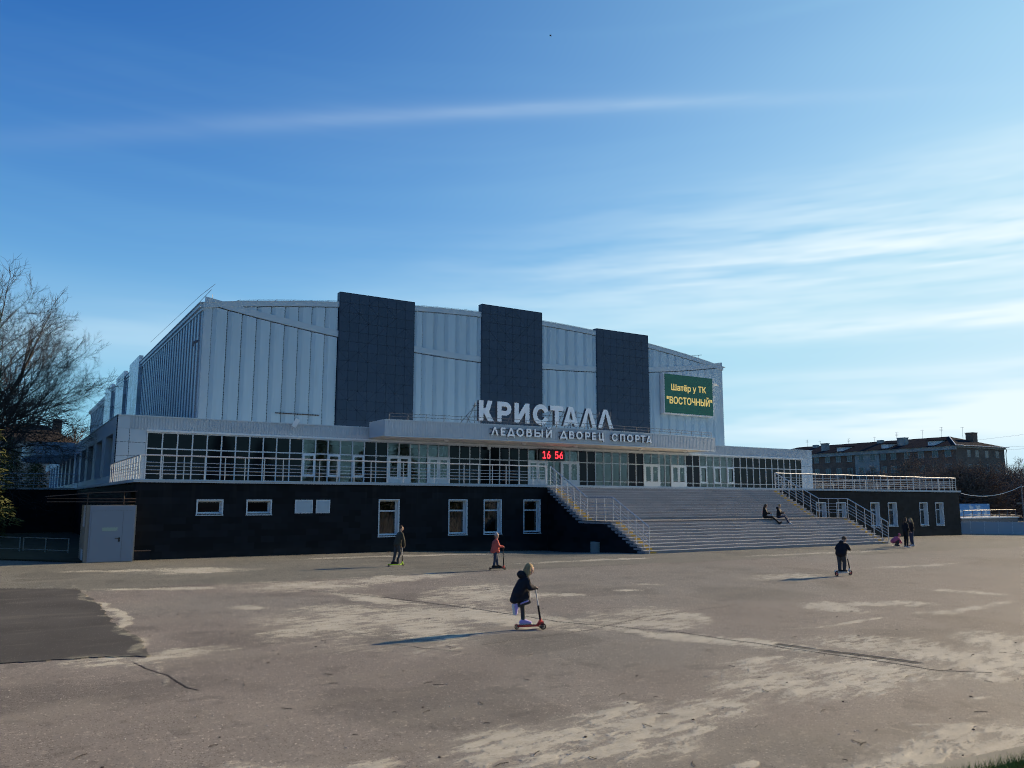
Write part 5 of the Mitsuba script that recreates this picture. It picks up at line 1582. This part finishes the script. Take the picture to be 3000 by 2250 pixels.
# girl in front
a = scooter("red three wheeled scooter with black stem under the girl in front", G(4.03, -25.10), G(4.52, -25.29), 0.8, dict(rim="c_dark_grey", deck="c_scooter_red", neck="c_scooter_red", stem="c_black"), rw=0.048, fw=0.062, deck_z=0.085, stem_top=(0.125, 0, 0.815), two_front=True)
on_scooter("blond girl in a long navy coat lifting one purple shoe behind her", a, dict(
    head=(0.0, 0, 1.18), yaw=-0.15, pitch=0.35, neck=(-0.07, 0, 1.04), chest=(-0.13, 0, 0.90), pelvis=(-0.23, 0, 0.68), sw=0.125, hw=0.065,
    elL=(-0.01, 0.17, 0.83), haL=(0.105, 0.13, 0.832), elR=(-0.03, -0.19, 0.83), haR=(0.09, -0.14, 0.835),
    knL=(-0.13, 0.05, 0.43), anL=(-0.125, 0.03, 0.155), toL=(0.03, 0.03, 0.125), knR=(-0.03, -0.08, 0.56), anR=(-0.29, -0.07, 0.465), toR=(-0.30, -0.07, 0.31)),
    dict(trousers="c_dark_grey", jacket="c_navy", hair="c_blond", shoes="c_lilac", jr=0.125, leg_r=(0.085, 0.052, 0.042), hem=[(-0.34, 0.10, 0.57), (-0.34, -0.10, 0.57), (-0.06, 0.09, 0.66), (-0.06, -0.09, 0.66)], hem_r=0.055, hood=(-0.11, 0, 0.05),
         long=[(-0.055, 0, 1.07), (-0.06, 0, 0.98)],
         extra=[(("stripe", chain([(-0.06, -0.125, 0.575), (-0.20, -0.125, 0.525)], [0.020, 0.016], 8)), "c_lilac"),
                (("loose_hair", chain([(0.0, -0.075, 1.22), (0.0, -0.085, 1.13), (-0.03, -0.085, 1.05)], [0.018, 0.014, 0.008], 8) + chain([(-0.03, -0.078, 1.20), (-0.045, -0.092, 1.10), (-0.05, -0.095, 1.0)], [0.025, 0.02, 0.01], 8)), "c_blond"),
                (("cuff", [hull(ball((0.075, -0.150, 0.834), 0.030), ball((0.060, -0.155, 0.834), 0.034))]), "c_black")]))
# boy on the left
a = scooter("lime green scooter under the boy by the dark wall", G(8.14, -9.18), G(8.77, -9.16), 0.8, dict(rim="c_black", deck="c_lime", neck="c_lime", stem="c_black"), rw=0.045, fw=0.05, stem_top=(0.25, 0, 0.74))
on_scooter("boy in a dark camouflage jacket riding a lime scooter by the dark wall", a, dict(
    head=(0.20, 0, 1.46), yaw=-0.5, pitch=0.25, neck=(0.16, 0, 1.31), chest=(0.12, 0, 1.14), pelvis=(0.03, 0, 0.82), sw=0.16, hw=0.075,
    elL=(0.22, 0.21, 1.0), haL=(0.27, 0.16, 0.77), elR=(0.22, -0.21, 1.0), haR=(0.27, -0.16, 0.77),
    knL=(-0.02, 0.06, 0.47), anL=(-0.11, 0.03, 0.155), toL=(0.05, 0.03, 0.125), knR=(0.13, -0.09, 0.50), anR=(0.03, -0.10, 0.27), toR=(0.05, -0.10, 0.12)),
    dict(trousers="c_dark_grey", jacket="c_camo", hair="c_brown", shoes="c_black", sole="c_dark_grey", jr=0.125))
# girl in the red jacket
a = scooter("red and black scooter under the girl in the coral jacket", G(10.70, -12.70), G(11.25, -12.85), 0.8, dict(rim="c_dark_grey", deck="c_black", neck="c_scooter_red", stem="c_black", upper="c_black"), rw=0.046, fw=0.052, stem_top=(0.215, 0, 0.84))
on_scooter("girl in a coral jacket and grey knitted hat standing on a scooter", a, dict(
    head=(-0.03, 0, 1.265), yaw=-0.7, pitch=0.1, neck=(-0.05, 0, 1.12), chest=(-0.07, 0, 0.98), pelvis=(-0.09, 0, 0.72), sw=0.135, hw=0.07,
    elL=(0.02, 0.18, 0.90), haL=(0.19, 0.15, 0.865), elR=(0.0, -0.19, 0.89), haR=(0.19, -0.15, 0.86),
    knL=(0.0, 0.06, 0.42), anL=(0.02, 0.03, 0.155), toL=(0.16, 0.02, 0.125), knR=(-0.11, -0.06, 0.42), anR=(-0.14, -0.03, 0.155), toR=(0.0, -0.03, 0.125)),
    dict(trousers="c_jeans", jacket="c_red_jacket", hat="c_grey_knit", cap_full=True, hair="c_brown", shoes="c_black", sole="c_dark_grey", jr=0.13, leg_r=(0.085, 0.058, 0.046), hem=[(-0.20, 0.1, 0.68), (-0.20, -0.1, 0.68), (0.02, 0.09, 0.68), (0.02, -0.09, 0.68)], hem_r=0.05))
# boy on the right
a = scooter("silver scooter with big red rimmed wheels under the boy in front of the steps", G(19.80, -20.98), G(20.56, -20.98), 0.8, dict(rim="c_rim_red", deck="c_alu", neck="c_alu", stem="c_black"), rw=0.095, fw=0.095, deck_z=0.13, stem_top=(0.16, 0, 0.97))
on_scooter("boy in a padded navy jacket seen from behind on a silver scooter", a, dict(
    head=(0.09, -0.02, 1.24), yaw=-0.3, pitch=0.65, neck=(0.03, 0, 1.12), chest=(-0.01, 0, 0.98), pelvis=(-0.09, 0, 0.74), sw=0.17, hw=0.08,
    elL=(0.03, 0.27, 0.92), haL=(0.14, 0.17, 0.99), elR=(0.05, -0.25, 0.92), haR=(0.14, -0.17, 0.99),
    knL=(-0.08, 0.08, 0.46), anL=(-0.13, 0.05, 0.20), toL=(0.02, 0.05, 0.17), knR=(-0.01, -0.07, 0.46), anR=(-0.02, -0.05, 0.20), toR=(0.13, -0.05, 0.17)),
    dict(trousers="c_dark_grey", jacket="c_navy", hair="c_brown", shoes="c_black", sole="c_white_cloth", jr=0.145, hood=(-0.07, 0, 0.02), leg_r=(0.095, 0.072, 0.058)))


def standing(label, x, y, rz, s, O, J2=None):
    J = dict(head=(0.02, 0, 1.52), yaw=0.0, pitch=0.15, neck=(0, 0, 1.37), chest=(0, 0, 1.20), pelvis=(0, 0, 0.88), sw=0.16, hw=0.08,
             elL=(0.0, 0.22, 1.08), haL=(0.10, 0.20, 0.86), elR=(0.02, -0.22, 1.08), haR=(0.13, -0.18, 0.88),
             knL=(0.03, 0.10, 0.48), anL=(0.0, 0.11, 0.10), toL=(0.16, 0.12, 0.06), knR=(0.03, -0.10, 0.48), anR=(-0.02, -0.11, 0.10), toR=(0.14, -0.13, 0.06))
    J.update(J2 or {})
    J = {k: (tuple(np.array(v) * s) if isinstance(v, tuple) and k != "lat" else v) for k, v in J.items()}
    person(label, G(x, y), rz, J, O)


fc = math.atan2(0.53, -0.85)
standing("taller dark clad teenager standing beside the foot of the steps", 38.05, -12.05, -0.4, 1.02, dict(trousers="c_black", jacket="c_navy", hair="c_brown", shoes="c_grey_knit", long=[(-0.06, 0, 1.44), (-0.09, 0, 1.30)], leg_r=(0.09, 0.062, 0.05)),
         dict(pitch=0.3, head=(0.04, -0.01, 1.52)))
standing("blond girl in a dark jacket and jeans leaning towards the taller teenager", 39.75, -11.35, 2.6, 0.99, dict(trousers="c_jeans", jacket="c_black", hair="c_blond", shoes="c_white_cloth", long=[(-0.07, 0, 1.44), (-0.10, 0, 1.30), (-0.115, 0, 1.18)], leg_r=(0.085, 0.06, 0.048)),
         dict(pitch=0.3, head=(0.05, 0, 1.52), neck=(0.01, 0, 1.37)))
# child crouching in pink
person("small child in a pink jacket crouching at the foot of the right handrail", G(39.1, -10.75), -0.5, dict(
    head=(0.20, 0, 0.62), yaw=0.0, pitch=0.7, neck=(0.10, 0, 0.54), chest=(0.02, 0, 0.44), pelvis=(-0.16, 0, 0.26), sw=0.12, hw=0.07, elL=(0.18, 0.14, 0.34), haL=(0.30, 0.10, 0.20), elR=(0.18, -0.14, 0.34), haR=(0.30, -0.10, 0.20),
    knL=(0.12, 0.11, 0.34), anL=(0.04, 0.10, 0.08), toL=(0.17, 0.11, 0.04), knR=(0.12, -0.11, 0.34), anR=(0.04, -0.10, 0.08), toR=(0.17, -0.11, 0.04)),
    dict(trousers="c_dark_grey", jacket="c_pink", hair="c_brown", hat="c_pink", cap_full=True, shoes="c_black", jr=0.125))
a = scooter("small dark scooter lying by the crouching child in pink", G(39.35, -11.15), G(39.75, -11.4), 0.5, dict(rim="c_alu", deck="c_black", neck="c_black", stem="c_black"), rw=0.045, fw=0.045, stem_top=(-0.05, 0.0, 0.22))
# two sitting on the steps
LZ = tops[12]
JS = dict(head=(0.0, 0, 0.76), yaw=0.5, pitch=0.35, neck=(-0.05, 0, 0.62), chest=(-0.05, 0, 0.44), pelvis=(-0.08, 0, 0.12), sw=0.15, hw=0.085, elL=(0.06, 0.20, 0.34), haL=(0.24, 0.10, 0.36), elR=(0.06, -0.20, 0.34), haR=(0.24, -0.08, 0.34),
          knL=(0.32, 0.10, 0.16), anL=(0.52, 0.10, -0.26), toL=(0.66, 0.11, -0.28), knR=(0.32, -0.10, 0.16), anR=(0.56, -0.09, -0.26), toR=(0.70, -0.1, -0.28))
person("long haired girl in a dark jacket with a red back panel sitting on the steps", (34.05, -5.72, LZ), -0.95, {**JS, "knL": (0.36, 0.1, 0.12), "knR": (0.38, -0.1, 0.10), "anL": (0.72, 0.1, -0.24), "anR": (0.76, -0.09, -0.24), "toL": (0.84, 0.1, -0.16), "toR": (0.88, -0.1, -0.16)},
       dict(trousers="c_black", jacket="c_black", hair="c_brown", shoes="c_black", sole="c_dark_grey", jr=0.13, long=[(-0.12, 0, 0.66), (-0.15, 0, 0.52)], extra=[(("back_panel", [hull(ball((-0.165, 0.07, 0.46), 0.03), ball((-0.165, -0.07, 0.46), 0.03), ball((-0.185, 0.06, 0.25), 0.03), ball((-0.185, -0.06, 0.25), 0.03))]), "c_scooter_red")]))
person("hooded child in dark jacket and light jeans sitting lower beside the girl on the steps", (35.25, -5.74, LZ), -1.15, JS, dict(trousers="c_jeans", jacket="c_black", hair="c_blond", shoes="c_white_cloth", jr=0.125, hood=(-0.09, 0, 0.02), leg_r=(0.085, 0.06, 0.05)))
BG = thing("bag", "pale rucksack standing between the two children on the steps", "bag")
part(BG, "pack", melt([hull(ball((34.62, -5.62, LZ + 0.11), (0.16, 0.10, 0.11)), ball((34.62, -5.60, LZ + 0.30), (0.12, 0.08, 0.06)))], 0.04, 4), "c_white_cloth", smooth=True)
part(BG, "strap", melt(chain([(34.55, -5.72, LZ + 0.34), (34.52, -5.76, LZ + 0.2), (34.55, -5.72, LZ + 0.06)], [0.02, 0.02, 0.02], 8), 0.05, 0), "c_dark_grey", smooth=True)
